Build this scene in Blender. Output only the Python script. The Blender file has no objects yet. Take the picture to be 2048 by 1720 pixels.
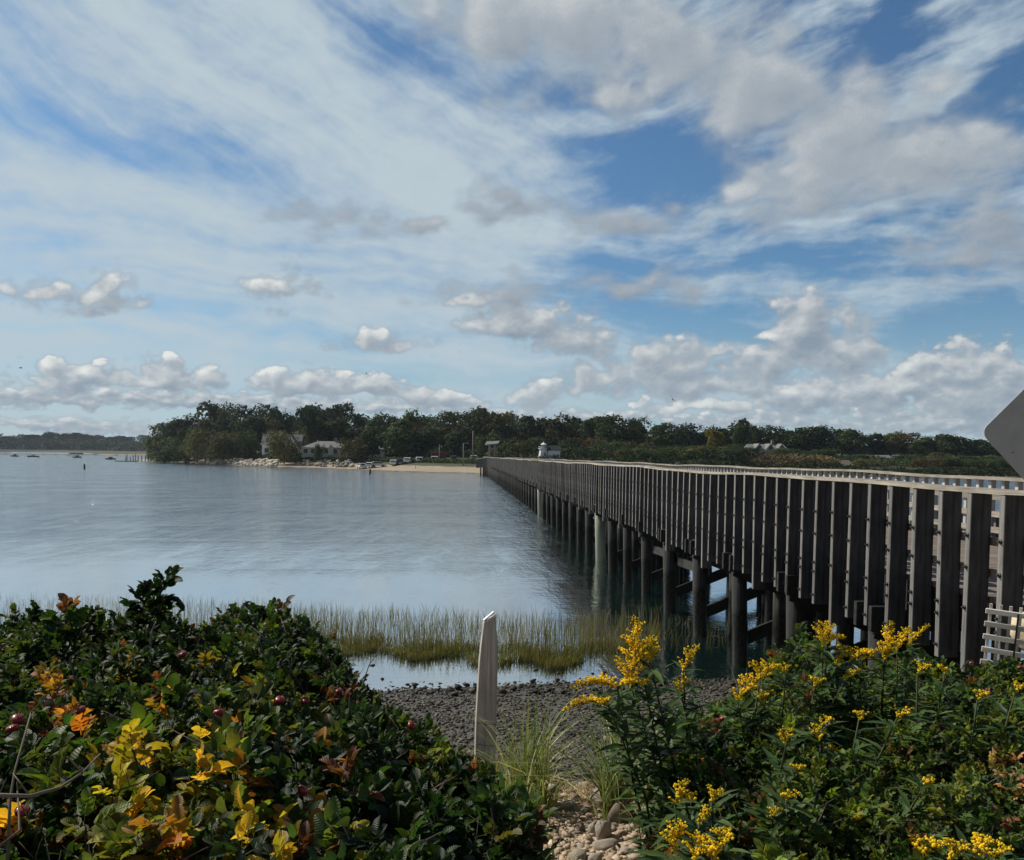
import bpy, bmesh, math, random
import numpy as np
from mathutils import Matrix, Vector, noise as mnoise

rnd = random.Random(7)
rng = np.random.default_rng(7)
scene = bpy.context.scene
C = scene.collection
R = math.radians

# ------------------------------------------------------------------ camera
EYE = 4.2                       # metres above the water
F = 1670.0                      # focal length, in units of a 2048 wide frame
PITCH, YAW, ROLL = R(3.0), R(3.53), 0.0105
PCX, PCY = 1024.0, 999.8
_f0 = Vector((math.sin(YAW), math.cos(YAW), 0)); _z = Vector((0, 0, 1))
_fw = _f0 * math.cos(PITCH) - _z * math.sin(PITCH)
_up0 = _f0 * math.sin(PITCH) + _z * math.cos(PITCH)
_r0 = Vector((math.cos(YAW), -math.sin(YAW), 0))
_rt = _r0 * math.cos(ROLL) + _up0 * math.sin(ROLL)
_up = _up0 * math.cos(ROLL) - _r0 * math.sin(ROLL)
EYEV = Vector((0, 0, EYE))
def ray(px, py):
    return _fw * F + _rt * (px - PCX) + _up * (PCY - py)
def W(px, py, Y):               # point on a sight line at forward distance Y
    d = ray(px, py); return EYEV + d * (Y / d.y)
def Wz(px, py, z):              # point where a sight line meets height z
    d = ray(px, py); return EYEV + d * ((z - EYE) / d.z)
def proj(p):
    v = Vector(p) - EYEV; k = F / v.dot(_fw)
    return PCX + v.dot(_rt) * k, PCY - v.dot(_up) * k
cam = bpy.data.cameras.new('camera'); co = bpy.data.objects.new('camera', cam); C.objects.link(co)
cam.sensor_fit = 'HORIZONTAL'; cam.sensor_width = 36.0; cam.lens = F / 2048 * 36.0
cam.shift_y = (PCY - 860.0) / 2048.0
cam.clip_start = 0.05; cam.clip_end = 20000
m = Matrix.Identity(4)
for i in range(3):
    m[i][0] = _rt[i]; m[i][1] = _up[i]; m[i][2] = -_fw[i]; m[i][3] = EYEV[i]
co.matrix_world = m
scene.camera = co
scene.view_settings.view_transform = 'Standard'; scene.view_settings.look = 'None'
scene.view_settings.gamma = 1; scene.view_settings.exposure = 0.0

# ------------------------------------------------------------------ sun and sky
SKY_STRENGTH = 0.09; WORLD_STRENGTH = 0.05
SUN_EL, SUN_AZ = R(42), R(-57)  # azimuth measured from +Y towards +X
sd = Vector((math.cos(SUN_EL) * math.sin(SUN_AZ), math.cos(SUN_EL) * math.cos(SUN_AZ), math.sin(SUN_EL)))
sl = bpy.data.lights.new('sun', 'SUN'); so = bpy.data.objects.new('sun', sl); C.objects.link(so)
sl.energy = 5.0; sl.angle = R(0.5); sl.color = (1.0, 0.93, 0.82)
so.rotation_euler = sd.to_track_quat('Z', 'Y').to_euler(); so.location = (-50, 50, 60)

class NT:
    """small helper for node trees"""
    def __init__(s, tree): s.t = tree; s.n = tree.nodes; s.l = tree.links
    def _in(s, sock, v):
        if isinstance(v, bpy.types.NodeSocket): s.l.new(v, sock)
        elif v is not None: sock.default_value = v
    def node(s, typ, **kw):
        nd = s.n.new(typ)
        for k, v in kw.items(): setattr(nd, k, v)
        return nd
    def math(s, op, a, b=None, c=None, clamp=False):
        nd = s.node('ShaderNodeMath', operation=op, use_clamp=clamp)
        s._in(nd.inputs[0], a); s._in(nd.inputs[1], b)
        if c is not None: s._in(nd.inputs[2], c)
        return nd.outputs[0]
    def vmath(s, op, a, b=None, out=0):
        nd = s.node('ShaderNodeVectorMath', operation=op)
        s._in(nd.inputs[0], a)
        if b is not None: s._in(nd.inputs[3 if op == 'SCALE' else 1], b)
        return nd.outputs[out]
    def noise(s, vec, scale, detail=4, rough=.5, dist=0.0, out=0, lac=2.0):
        nd = s.node('ShaderNodeTexNoise'); s._in(nd.inputs['Vector'], vec)
        s._in(nd.inputs['Scale'], scale); nd.inputs['Detail'].default_value = detail
        nd.inputs['Roughness'].default_value = rough; nd.inputs['Distortion'].default_value = dist
        nd.inputs['Lacunarity'].default_value = lac
        return nd.outputs[out]
    def mapping(s, vec, loc=(0, 0, 0), rot=0.0, scale=(1, 1, 1), typ='TEXTURE'):
        nd = s.node('ShaderNodeMapping', vector_type=typ); s._in(nd.inputs['Vector'], vec)
        nd.inputs['Location'].default_value = loc; nd.inputs['Rotation'].default_value = (0, 0, rot) if not isinstance(rot, tuple) else rot
        nd.inputs['Scale'].default_value = scale
        return nd.outputs[0]
    def rng(s, v, a, b, c=0.0, d=1.0, smooth=False):
        nd = s.node('ShaderNodeMapRange', interpolation_type='SMOOTHSTEP' if smooth else 'LINEAR')
        s._in(nd.inputs[0], v)
        for i, x in enumerate((a, b, c, d)): s._in(nd.inputs[i + 1], x)
        return nd.outputs[0]
    def mix(s, f, a, b, typ='MIX'):
        nd = s.node('ShaderNodeMix', data_type='RGBA', blend_type=typ); s._in(nd.inputs[0], f)
        for i, x in ((6, a), (7, b)):
            if isinstance(x, tuple) and len(x) == 3: x = x + (1,)
            s._in(nd.inputs[i], x)
        return nd.outputs[2]
    def ramp(s, f, stops, interp='LINEAR'):
        nd = s.node('ShaderNodeValToRGB'); s._in(nd.inputs[0], f); cr = nd.color_ramp; cr.interpolation = interp
        while len(cr.elements) < len(stops): cr.elements.new(0.5)
        for e, (p, c) in zip(cr.elements, stops): e.position = p; e.color = tuple(c) + (1,) if len(c) == 3 else c
        return nd.outputs[0]


# ---- world: clear daylight sky under a thin bright veil
w = bpy.data.worlds.new('World'); scene.world = w; w.use_nodes = True
nt = NT(w.node_tree); w.node_tree.nodes.clear()
def sky_node(nt, vec=None):
    sk = nt.node('ShaderNodeTexSky', sky_type='NISHITA'); sk.sun_disc = False
    sk.sun_elevation = SUN_EL; sk.sun_rotation = SUN_AZ; sk.altitude = 0
    sk.air_density = 1.0; sk.dust_density = .6; sk.ozone_density = 2.2
    if vec is not None: nt.l.new(vec, sk.inputs[0])
    return sk.outputs[0]
tc = nt.node('ShaderNodeTexCoord')
veil = nt.rng(nt.noise(tc.outputs['Generated'], 3.0, 5, .6), .38, .62, .1, .75)
wc = nt.mix(veil, sky_node(nt), (3.0, 3.7, 4.6))
bg = nt.node('ShaderNodeBackground'); nt.l.new(wc, bg.inputs[0]); bg.inputs[1].default_value = WORLD_STRENGTH
ow = nt.node('ShaderNodeOutputWorld'); nt.l.new(bg.outputs[0], ow.inputs[0])

# ---- noise for shapes
_perm = np.random.default_rng(3).permutation(512)
_ga = np.random.default_rng(4).uniform(0, 2 * np.pi, 512)
def perlin(x, y, seed=0):
    xi = np.floor(x).astype(int); yi = np.floor(y).astype(int); xf = x - xi; yf = y - yi
    def g(ix, iy, dx, dy):
        a = _ga[_perm[(_perm[(ix + seed * 37) & 511] + iy) & 511]]
        return np.cos(a) * dx + np.sin(a) * dy
    u = xf ** 3 * (xf * (xf * 6 - 15) + 10); v = yf ** 3 * (yf * (yf * 6 - 15) + 10)
    n0 = g(xi, yi, xf, yf) * (1 - u) + g(xi + 1, yi, xf - 1, yf) * u
    n1 = g(xi, yi + 1, xf, yf - 1) * (1 - u) + g(xi + 1, yi + 1, xf - 1, yf - 1) * u
    return (n0 * (1 - v) + n1 * v) * 1.5
def fbm(x, y, octs=5, gain=.5, seed=0, kind=0):
    s_, a, t_ = 0, 1.0, 0
    for o in range(octs):
        n = perlin(x * 2 ** o + 13.7 * o, y * 2 ** o + 7.1 * o, seed + o)
        if kind == 1: n = 2.2 * np.abs(n) - .6         # puffy lumps
        s_ = s_ + a * n; t_ += a; a *= gain
    return s_ / t_
def sstep(x, a, b):
    t_ = np.clip((x - a) / (b - a), 0, 1); return t_ * t_ * (3 - 2 * t_)

# ---- the clouded sky: a far vault, its cloud cover worked out per direction
def ang(px, py):                # a sky spot as flat angular coordinates
    d = ray(px, py).normalized()
    return math.atan2(d.x, d.y) * F, math.asin(d.z) * F
# heaped clouds: spot in the sky, radii, tilt, weight
SOFT = [(1000,50,190,100,0,1),(1150,70,250,120,-5,1),(1290,90,280,130,-10,1),(1500,170,300,130,-20,1),(1230,170,60,60,0,.7),
 (1690,270,220,100,0,1.05),(1850,310,260,90,-8,1.05),(1600,345,170,80,8,.95)]
WISP = [(1620,410,240,55,5,.9),(1980,480,200,85,5,1.1),
 (1010,410,120,46,0,1.1),(1230,440,240,50,0,.9),(860,452,100,28,0,.95),(660,430,190,45,0,.75),(1000,590,170,48,5,.95),(1300,572,200,50,0,.95)]
MID = [(1040,640,170,52,0,1.05),(1150,685,130,52,-5,1),(940,600,90,28,0,.7),(105,588,75,46,0,.85),(205,594,95,44,0,.9),(565,575,80,42,10,.65),(770,685,115,32,0,.85),
 (1605,668,105,95,0,1.35),(1680,705,105,75,0,1.25),(1530,725,150,60,8,1.05),(1340,730,150,70,12,1.1),(1230,755,130,60,10,1.05),(1080,790,110,38,10,1),(1420,770,260,45,0,1)]
LOW = [(1930,745,150,70,5,1.15),(1770,785,170,60,8,1.1),(1960,800,200,65,0,1.05),(1620,795,200,48,5,1),(1400,812,150,34,5,.95),
 (130,760,105,44,5,1.1),(330,762,120,46,0,1.1),(590,768,120,42,5,1.05),(720,768,110,40,0,1.05),(850,795,130,34,-8,.95)]
HORI = [(330,800,420,28,0,.95),(100,800,260,28,0,.95),(1900,850,300,40,0,1),(1500,845,240,30,0,.9),(560,810,280,28,0,.95),(80,850,260,22,0,.85),(760,815,300,24,0,.9),(980,830,160,22,0,.8),(300,865,300,14,0,.8),(1200,835,200,20,0,.8)]
# thin high cloud: positive thickens, negative opens to blue
CIR = [(330,60,460,110,-22,.30),(760,260,600,130,-28,.42),(300,400,600,80,0,.30),(900,400,420,110,-10,.30),(450,570,700,110,0,.22),(1950,110,170,60,15,.40),(1780,210,230,45,14,.35),
 (1550,480,350,50,12,.35),(1150,250,160,30,0,.3),(900,700,500,60,0,.15),(300,700,400,70,0,.12),(1250,430,250,40,0,.25),(1000,500,400,60,0,.22),
 (800,95,150,75,0,-1.0),(700,20,160,70,-10,-.35),(1020,165,190,36,0,-.55),(1340,310,270,85,-3,-1.3),(1190,195,190,50,0,-.8),(1280,385,200,60,0,-.5),
 (1760,95,160,75,25,-.9),(1990,175,200,60,24,-.9),(200,278,480,62,-6,-.62),(50,150,190,80,-25,-.42),(1500,530,620,75,0,-.35),(1650,520,420,36,3,-.35),
 (1960,655,240,80,0,-1.0),(1300,625,280,70,-12,-.55),(1220,525,170,34,0,-.6),(620,665,300,40,-6,-.42),(370,608,130,36,0,-.42),(80,500,220,50,-4,-.3),
 (850,740,260,26,-3,-.35),(1450,640,260,50,0,-.5),(960,790,90,40,0,-.4),(780,560,150,20,0,-.25),(250,825,250,20,0,-.2)]


def blobs(X, Y, items, flat=1.0, add=False):
    acc = np.zeros_like(X) - (0 if add else 5)
    for cx, cy, rx, ry, an, wt in items:
        u, v = ang(cx, cy); c, s_ = math.cos(R(an)), math.sin(R(an))
        dx, dy = X - u, Y - v
        a = (dx * c + dy * s_) / rx; b = (-dx * s_ + dy * c) / ry
        if flat != 1.0: b = np.where(b < 0, b * flat, b)
        r_ = np.sqrt(a * a + b * b)
        if add: acc += wt * (1 - sstep(r_, 0, 1))
        else: acc = np.maximum(acc, wt * (1 - r_))
    return acc
az = np.concatenate([np.linspace(-100, -38, 60)[:-1], np.linspace(-38, 42, 860), np.linspace(42, 100, 60)[1:]])
el = np.linspace(-.6, 34, 400)
AZ, EL = np.meshgrid(az, el)
SX, SY = np.radians(AZ) * F, np.radians(EL) * F
# high thin cloud
wx, wy = fbm(SX / 260, SY / 200, 4, seed=1), fbm(SX / 260, SY / 200, 4, seed=9)
X1, Y1 = SX + wx * 60, SY + wy * 40
cv = blobs(X1, Y1, CIR, add=True)
def streak(angle, l, t, seed, octs=6):
    c, s_ = math.cos(R(angle)), math.sin(R(angle))
    return fbm((X1 * c + Y1 * s_) / l, (-X1 * s_ + Y1 * c) / t, octs, .58, seed)
rgt = sstep(SX, 20, 420); lowm = 1 - sstep(SY, 330, 560)
st = streak(-26, 420, 60, 21) * (1 - rgt) + streak(13, 330, 45, 31) * rgt
st = st * (1 - .8 * lowm) + streak(-3, 330, 36, 41) * .8 * lowm
st = st + .35 * fbm(SX / 60, SY / 34, 4, .6, 51)
cirrus = sstep(cv * (1 - .25 * (1 - rgt)) + st * (.74 + .42 * rgt) + .73 - .22 * rgt, -.12, 1.22)
# heaped clouds, far ones first
alpha = np.zeros_like(SX); lit = np.zeros_like(SX); warm = np.zeros_like(SX)
def heap(items, sc, amp, lo, hi, off, gain, bias, seed, flat, soft=0, sq=.62, gn=.5):
    global alpha, lit
    def dens(X, Y):
        a = X + 55 * sc * fbm(X / (70 * sc), Y / (50 * sc), 3, seed=seed); b = Y + 26 * sc * fbm(X / (70 * sc), Y / (50 * sc), 3, seed=seed + 5)
        m_ = blobs(a, b, items, flat)
        m_ = np.maximum(m_, -1.0)
        n1 = fbm(X / (64 * sc), Y / (64 * sc * sq), 6, gn, seed + 11, 1 if not soft else 0)
        if not soft: n1 = .62 * n1 + .55 * fbm(a / (80 * sc), b / (38 * sc), 6, .58, seed + 21)
        return m_ + amp * n1
    d0 = dens(SX, SY); d1 = dens(SX + off[0], SY + off[1])
    al = sstep(d0, lo, hi)
    l_ = np.clip((d0 - d1) * gain + bias - .28 * np.clip(d0 - lo, 0, 1.2), 0, 1)
    lit = lit * (1 - al) + l_ * al; alpha = 1 - (1 - alpha) * (1 - al)

heap(HORI, .55, .70, .10, .50, (-9, 8), .75, .44, 60, 1.7, sq=.36, gn=.48)
heap(LOW, 1.0, .78, .10, .42, (-12, 17), .72, .46, 80, 1.5, sq=.6, gn=.55)
heap(MID, 1.1, .85, .06, .66, (-14, 21), .58, .47, 100, 1.15, sq=.8, gn=.50)
heap(WISP, 1.1, .8, .05, 1.05, (-20, 16), .30, .40, 140, 1.0, soft=1, sq=.5)
heap(SOFT, 1.7, .66, -.06, .74, (-34, 30), .36, .56, 120, 1.0, soft=1, sq=.7, gn=.5)
DR = 5200.0
verts = np.stack([np.sin(np.radians(AZ)) * np.cos(np.radians(EL)) * DR, np.cos(np.radians(AZ)) * np.cos(np.radians(EL)) * DR, np.sin(np.radians(EL)) * DR + EYE], -1).reshape(-1, 3)
ny, nx = AZ.shape
ii = (np.arange(ny - 1)[:, None] * nx + np.arange(nx - 1)[None]).reshape(-1)
faces = np.stack([ii, ii + nx, ii + nx + 1, ii + 1], -1)
me = bpy.data.meshes.new('sky')
me.vertices.add(len(verts)); me.vertices.foreach_set('co', verts.ravel())
me.loops.add(faces.size); me.loops.foreach_set('vertex_index', faces.ravel())
me.polygons.add(len(faces)); me.polygons.foreach_set('loop_start', np.arange(0, faces.size, 4)); me.update()
at = me.attributes.new('cloud_cover', 'FLOAT_COLOR', 'POINT')
cc = np.stack([cirrus, alpha, lit, np.ones_like(lit)], -1).reshape(-1)
at.data.foreach_set('color', cc.astype(np.float32))
mt = bpy.data.materials.new('clouded_sky'); mt.use_nodes = True; mt.node_tree.nodes.clear(); nt = NT(mt.node_tree)
geo = nt.node('ShaderNodeNewGeometry')
vec = nt.vmath('NORMALIZE', nt.vmath('SUBTRACT', geo.outputs['Position'], (0, 0, EYE)))
sky = nt.vmath('MULTIPLY', nt.vmath('SCALE', sky_node(nt, vec), SKY_STRENGTH), (.58, .83, .97))
a_ = nt.node('ShaderNodeAttribute', attribute_name='cloud_cover')
sp = nt.node('ShaderNodeSeparateColor'); nt.l.new(a_.outputs['Color'], sp.inputs[0])
fine = nt.noise(vec, 420.0, 4, .6)
fine = nt.math('SUBTRACT', fine, .5)
sz = nt.node('ShaderNodeSeparateXYZ'); nt.l.new(vec, sz.inputs[0])
hz = nt.rng(sz.outputs[2], 0.0, .20, .50, 0.0, smooth=True)
col = nt.mix(nt.math('MULTIPLY_ADD', fine, .12, sp.outputs[0], clamp=True), sky, (.49, .585, .645))
col = nt.mix(hz, col, (.44, .57, .65))
lt = nt.math('MULTIPLY_ADD', fine, .16, sp.outputs[2], clamp=True)
cloud = nt.ramp(lt, [(0.0, (.24, .30, .375)), (.35, (.37, .42, .47)), (.62, (.56, .59, .61)), (1.0, (.84, .85, .81))])
cloud = nt.mix(nt.math('MULTIPLY', hz, .55), cloud, (.42, .53, .60))
col = nt.mix(sp.outputs[1], col, cloud)
em = nt.node('ShaderNodeEmission'); nt.l.new(col, em.inputs[0])
tr = nt.node('ShaderNodeBsdfTransparent'); mx = nt.node('ShaderNodeMixShader')
nt.l.new(nt.rng(sz.outputs[2], .535, .558, 1, 0, smooth=True), mx.inputs[0]); nt.l.new(tr.outputs[0], mx.inputs[1]); nt.l.new(em.outputs[0], mx.inputs[2])
om = nt.node('ShaderNodeOutputMaterial'); nt.l.new(mx.outputs[0], om.inputs[0])
mt.cycles.emission_sampling = 'NONE'
me.materials.append(mt)
for p_ in (me,): p_.polygons.foreach_set('use_smooth', np.ones(len(faces), bool))
sky_ob = bpy.data.objects.new('sky', me); C.objects.link(sky_ob); sky_ob['kind'] = 'structure'

# ------------------------------------------------------------------ helpers
def tag(o, label=None, cat=None, group=None, kind=None):
    for k, v in (('label', label), ('category', cat), ('group', group), ('kind', kind)):
        if v: o[k] = v
    return o
def empty(name, loc, rz=0, label=None, cat=None, group=None):
    o = bpy.data.objects.new(name, None); C.objects.link(o); o.location = loc; o.rotation_euler = (0, 0, rz)
    o.empty_display_size = .2
    return tag(o, label, cat, group)
def copy_tree(o, parent=None):
    c = o.copy(); C.objects.link(c)
    if parent is not None: c.parent = parent
    for ch in o.children: copy_tree(ch, c)
    return c
def link(name, me, parent=None, loc=None):
    o = bpy.data.objects.new(name, me); C.objects.link(o)
    if parent is not None: o.parent = parent
    if loc is not None: o.location = loc
    return o
def npmesh(name, V, Fc, mat, parent=None, col=None, uv=None, smooth=False, loc=None, pos=None):
    """one object from arrays; Fc is n x k"""
    me = bpy.data.meshes.new(name); V = np.asarray(V, np.float32); Fc = np.asarray(Fc, np.int32)
    me.vertices.add(len(V)); me.vertices.foreach_set('co', V.ravel())
    k = Fc.shape[1]
    me.loops.add(Fc.size); me.loops.foreach_set('vertex_index', Fc.ravel())
    me.polygons.add(len(Fc)); me.polygons.foreach_set('loop_start', np.arange(0, Fc.size, k, dtype=np.int32))
    if smooth: me.polygons.foreach_set('use_smooth', np.ones(len(Fc), bool))
    me.update(calc_edges=True)
    if col is not None:
        a = me.attributes.new('tint', 'FLOAT_COLOR', 'POINT'); c4 = np.ones((len(V), 4), np.float32); c4[:, :3] = col
        a.data.foreach_set('color', c4.ravel())
    if uv is not None:
        u = me.uv_layers.new(name='UVMap'); u.data.foreach_set('uv', np.asarray(uv, np.float32)[Fc.ravel()].ravel())
    me.materials.append(mat)
    return link(name, me, parent, loc)

class MB:
    """collects simple solids into one mesh"""
    def __init__(s): s.v = []; s.f = []; s.sm = []
    def add(s, vs, fs, smooth=False):
        b = len(s.v); s.v += [tuple(v) for v in vs]; s.f += [tuple(i + b for i in f) for f in fs]; s.sm += [smooth] * len(fs)
    def box(s, c, d, rz=0.0, bev=0.0, M=None):
        hx, hy, hz = d[0] / 2, d[1] / 2, d[2] / 2
        if bev > 0:
            b = min(bev, hx * .9, hy * .9, hz * .9); vs = []
            for sz in (-1, 1):
                for sx_, sy_ in ((-1, -1), (1, -1), (1, 1), (-1, 1)): vs += [(sx_ * (hx - b), sy_ * (hy - b), sz * hz)]
            for sz in (-1, 1):
                for sx_, sy_ in ((-1, -1), (1, -1), (1, 1), (-1, 1)):
                    a_ = (sx_ * hx, sy_ * (hy - b), sz * (hz - b)); b_ = (sx_ * (hx - b), sy_ * hy, sz * (hz - b))
                    vs += [a_, b_] if sx_ * sy_ < 0 else [b_, a_]
            bm = bmesh.new(); bv = [bm.verts.new(v) for v in vs]; r_ = bmesh.ops.convex_hull(bm, input=bv)
            bm.verts.index_update(); vs = [v.co.copy() for v in bm.verts]; fs = [[v.index for v in f.verts] for f in bm.faces]; bm.free()
        else:
            vs = [(x * hx, y * hy, z * hz) for z in (-1, 1) for x, y in ((-1, -1), (1, -1), (1, 1), (-1, 1))]
            fs = [(3, 2, 1, 0), (4, 5, 6, 7), (0, 1, 5, 4), (1, 2, 6, 5), (2, 3, 7, 6), (3, 0, 4, 7)]
        Rm = Matrix.Rotation(rz, 4, 'Z') if M is None else M
        s.add([Rm @ Vector(v) + Vector(c) for v in vs], fs)
    def beam(s, a, b, w_, h_, up=(0, 0, 1)):
        a, b = Vector(a), Vector(b); d = (b - a); L = d.length; y = d / L; x = y.cross(Vector(up)).normalized(); z = x.cross(y)
        M = Matrix((x, y, z)).transposed().to_4x4(); s.box((a + b) / 2, (w_, L, h_), M=M)
    def tube(s, pts, rad, n=8, cap=True, smooth=True):
        pts = [Vector(p) for p in pts]; rad = rad if isinstance(rad, (list, tuple)) else [rad] * len(pts); vs = []; fs = []
        for i, p in enumerate(pts):
            d = (pts[min(i + 1, len(pts) - 1)] - pts[max(i - 1, 0)]).normalized()
            x = d.cross(Vector((.31, .2, .93)) if abs(d.z) < .9 else Vector((1, 0, 0))).normalized(); y = d.cross(x)
            for k in range(n):
                t_ = 2 * math.pi * k / n; vs.append(p + (x * math.cos(t_) + y * math.sin(t_)) * rad[i])
        for i in range(len(pts) - 1):
            for k in range(n): a_ = i * n + k; b_ = i * n + (k + 1) % n; fs.append((a_, b_, b_ + n, a_ + n))
        if cap: fs += [tuple(range(n))[::-1], tuple(range((len(pts) - 1) * n, len(pts) * n))]
        s.add(vs, fs, smooth)
    def prism(s, outline, y0, y1, M=None):          # outline in x,z ; extruded along y
        n = len(outline); vs = [(x, y0, z) for x, z in outline] + [(x, y1, z) for x, z in outline]
        fs = [tuple(range(n)), tuple(range(n, 2 * n))[::-1]] + [((k + 1) % n, k, n + k, n + (k + 1) % n) for k in range(n)]
        if M is not None: vs = [M @ Vector(v) for v in vs]
        s.add(vs, fs)
    def build(s, name, mat, parent=None, loc=None):
        me = bpy.data.meshes.new(name); me.from_pydata(s.v, [], s.f)
        if any(s.sm): me.polygons.foreach_set('use_smooth', s.sm)
        me.update(); me.materials.append(mat)
        return link(name, me, parent, loc)

def ico(sub=1):
    bm = bmesh.new(); bmesh.ops.create_icosphere(bm, subdivisions=sub, radius=1); bm.verts.index_update()
    v = np.array([x.co[:] for x in bm.verts]); f = np.array([[q.index for q in p.verts] for p in bm.faces]); bm.free(); return v, f
ICO1, ICO2, ICO3 = ico(1), ico(2), ico(3)
def rotz(a):
    c, s_ = np.cos(a), np.sin(a); z = np.zeros_like(a); o = np.ones_like(a)
    return np.stack([np.stack([c, -s_, z], -1), np.stack([s_, c, z], -1), np.stack([z, z, o], -1)], -2)
def scatter(tv, tf, pos, scl, rot):
    """instances of a template: pos n3, scl n3, rot n33 -> verts, faces"""
    n = len(pos); V = np.einsum('nij,nkj->nki', rot, tv[None] * scl[:, None]) + pos[:, None]
    Fc = tf[None] + (np.arange(n) * len(tv))[:, None, None]
    return V.reshape(-1, 3), Fc.reshape(-1, tf.shape[1])

# ------------------------------------------------------------------ materials
def mat(name):
    m_ = bpy.data.materials.new(name); m_.use_nodes = True; nt = NT(m_.node_tree)
    return m_, nt, m_.node_tree.nodes['Principled BSDF']
def simple(name, c, rough=.7, var=.25, scale=8.0, bump=.2, spec=.3, metal=0.0, stretch=(1, 1, 1), coord='Object'):
    m_, nt, b = mat(name)
    tc = nt.node('ShaderNodeTexCoord'); v = nt.mapping(tc.outputs[coord], scale=stretch, typ='POINT')
    n = nt.noise(v, scale, 6, .6); n2 = nt.noise(v, scale * .23, 3, .5)
    k = nt.math('ADD', nt.math('MULTIPLY', nt.math('SUBTRACT', n, .5), 2 * var), nt.math('MULTIPLY', nt.math('SUBTRACT', n2, .5), 2 * var))
    oi = nt.node('ShaderNodeObjectInfo')
    k = nt.math('ADD', k, nt.math('MULTIPLY_ADD', oi.outputs['Random'], .24, .88))
    nt.l.new(nt.vmath('SCALE', c, k), b.inputs['Base Color'])
    b.inputs['Roughness'].default_value = rough; b.inputs['Specular IOR Level'].default_value = spec; b.inputs['Metallic'].default_value = metal
    if bump:
        bp = nt.node('ShaderNodeBump'); bp.inputs['Strength'].default_value = bump; bp.inputs['Distance'].default_value = .02
        nt.l.new(n, bp.inputs['Height']); nt.l.new(bp.outputs[0], b.inputs['Normal'])
    return m_
def tinted(name, rough=.6, spec=.3, trans=0.0, veins=False, bump=0.0):
    """colour comes from the per-piece tint attribute"""
    m_, nt, b = mat(name)
    a = nt.node('ShaderNodeAttribute', attribute_name='tint'); colr = a.outputs['Color']
    tc = nt.node('ShaderNodeTexCoord')
    n = nt.noise(tc.outputs['Object'], 60 if veins else 9, 3, .6)
    colr = nt.vmath('SCALE', colr, nt.rng(n, .25, .75, .72, 1.28))
    if veins:
        uv = nt.node('ShaderNodeUVMap'); su = nt.node('ShaderNodeSeparateXYZ'); nt.l.new(uv.outputs[0], su.inputs[0])
        au = nt.math('ABSOLUTE', su.outputs[0])
        vv = nt.math('SINE', nt.math('MULTIPLY', nt.math('SUBTRACT', su.outputs[1], nt.math('MULTIPLY', au, .28)), 44.0))
        mid = nt.rng(au, 0, .14, 1, 0)
        hgt = nt.math('SUBTRACT', nt.math('MULTIPLY', vv, .5), nt.math('MULTIPLY', mid, 1.6))
        bp = nt.node('ShaderNodeBump'); bp.inputs['Strength'].default_value = .6; bp.inputs['Distance'].default_value = .0007
        nt.l.new(hgt, bp.inputs['Height']); nt.l.new(bp.outputs[0], b.inputs['Normal'])
        colr = nt.mix(nt.math('MULTIPLY', mid, .25), colr, nt.vmath('SCALE', colr, 1.9))
    nt.l.new(colr, b.inputs['Base Color'])
    b.inputs['Roughness'].default_value = rough; b.inputs['Specular IOR Level'].default_value = spec
    if bump:
        bp = nt.node('ShaderNodeBump'); bp.inputs['Strength'].default_value = bump; bp.inputs['Distance'].default_value = .01
        nt.l.new(nt.noise(tc.outputs['Object'], 40, 5, .65), bp.inputs['Height']); nt.l.new(bp.outputs[0], b.inputs['Normal'])
    if trans:
        t_ = nt.node('ShaderNodeBsdfTranslucent'); nt.l.new(nt.vmath('MULTIPLY', colr, (1.6, 1.5, .6)), t_.inputs[0])
        mx = nt.node('ShaderNodeMixShader'); mx.inputs[0].default_value = trans
        nt.l.new(b.outputs[0], mx.inputs[1]); nt.l.new(t_.outputs[0], mx.inputs[2])
        nt.l.new(mx.outputs[0], m_.node_tree.nodes['Material Output'].inputs[0])
    return m_
def wood(name, c, dark, rough=.85, axis=2, spec=.2, sunlit_face=None):
    m_, nt, b = mat(name); tc = nt.node('ShaderNodeTexCoord')
    sc = [26, 26, 26]; sc[axis] = 1.6
    v = nt.mapping(tc.outputs['Object'], scale=tuple(sc), typ='POINT')
    n = nt.noise(v, 1.0, 7, .65, .3); n2 = nt.noise(tc.outputs['Object'], 1.7, 4, .6)
    oi = nt.node('ShaderNodeObjectInfo')
    f = nt.math('ADD', nt.rng(n, .3, .7, 0, 1), nt.math('MULTIPLY', nt.math('SUBTRACT', n2, .5), 1.3), clamp=True)
    col = nt.mix(f, dark, c)
    if sunlit_face:      # sun and shade painted in: outer and inner faces paler, the sides dark
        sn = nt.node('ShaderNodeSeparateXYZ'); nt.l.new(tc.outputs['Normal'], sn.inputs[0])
        col = nt.mix(nt.rng(nt.math('ABSOLUTE', sn.outputs[0]), .6, .8, 0, 1), col, nt.mix(f, sunlit_face[0], sunlit_face[1]))
    col = nt.vmath('SCALE', col, nt.math('MULTIPLY_ADD', oi.outputs['Random'], .4, .8))
    nt.l.new(col, b.inputs['Base Color']); b.inputs['Roughness'].default_value = rough; b.inputs['Specular IOR Level'].default_value = spec
    bp = nt.node('ShaderNodeBump'); bp.inputs['Strength'].default_value = .5; bp.inputs['Distance'].default_value = .006
    nt.l.new(n, bp.inputs['Height']); nt.l.new(bp.outputs[0], b.inputs['Normal'])
    return m_

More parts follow.
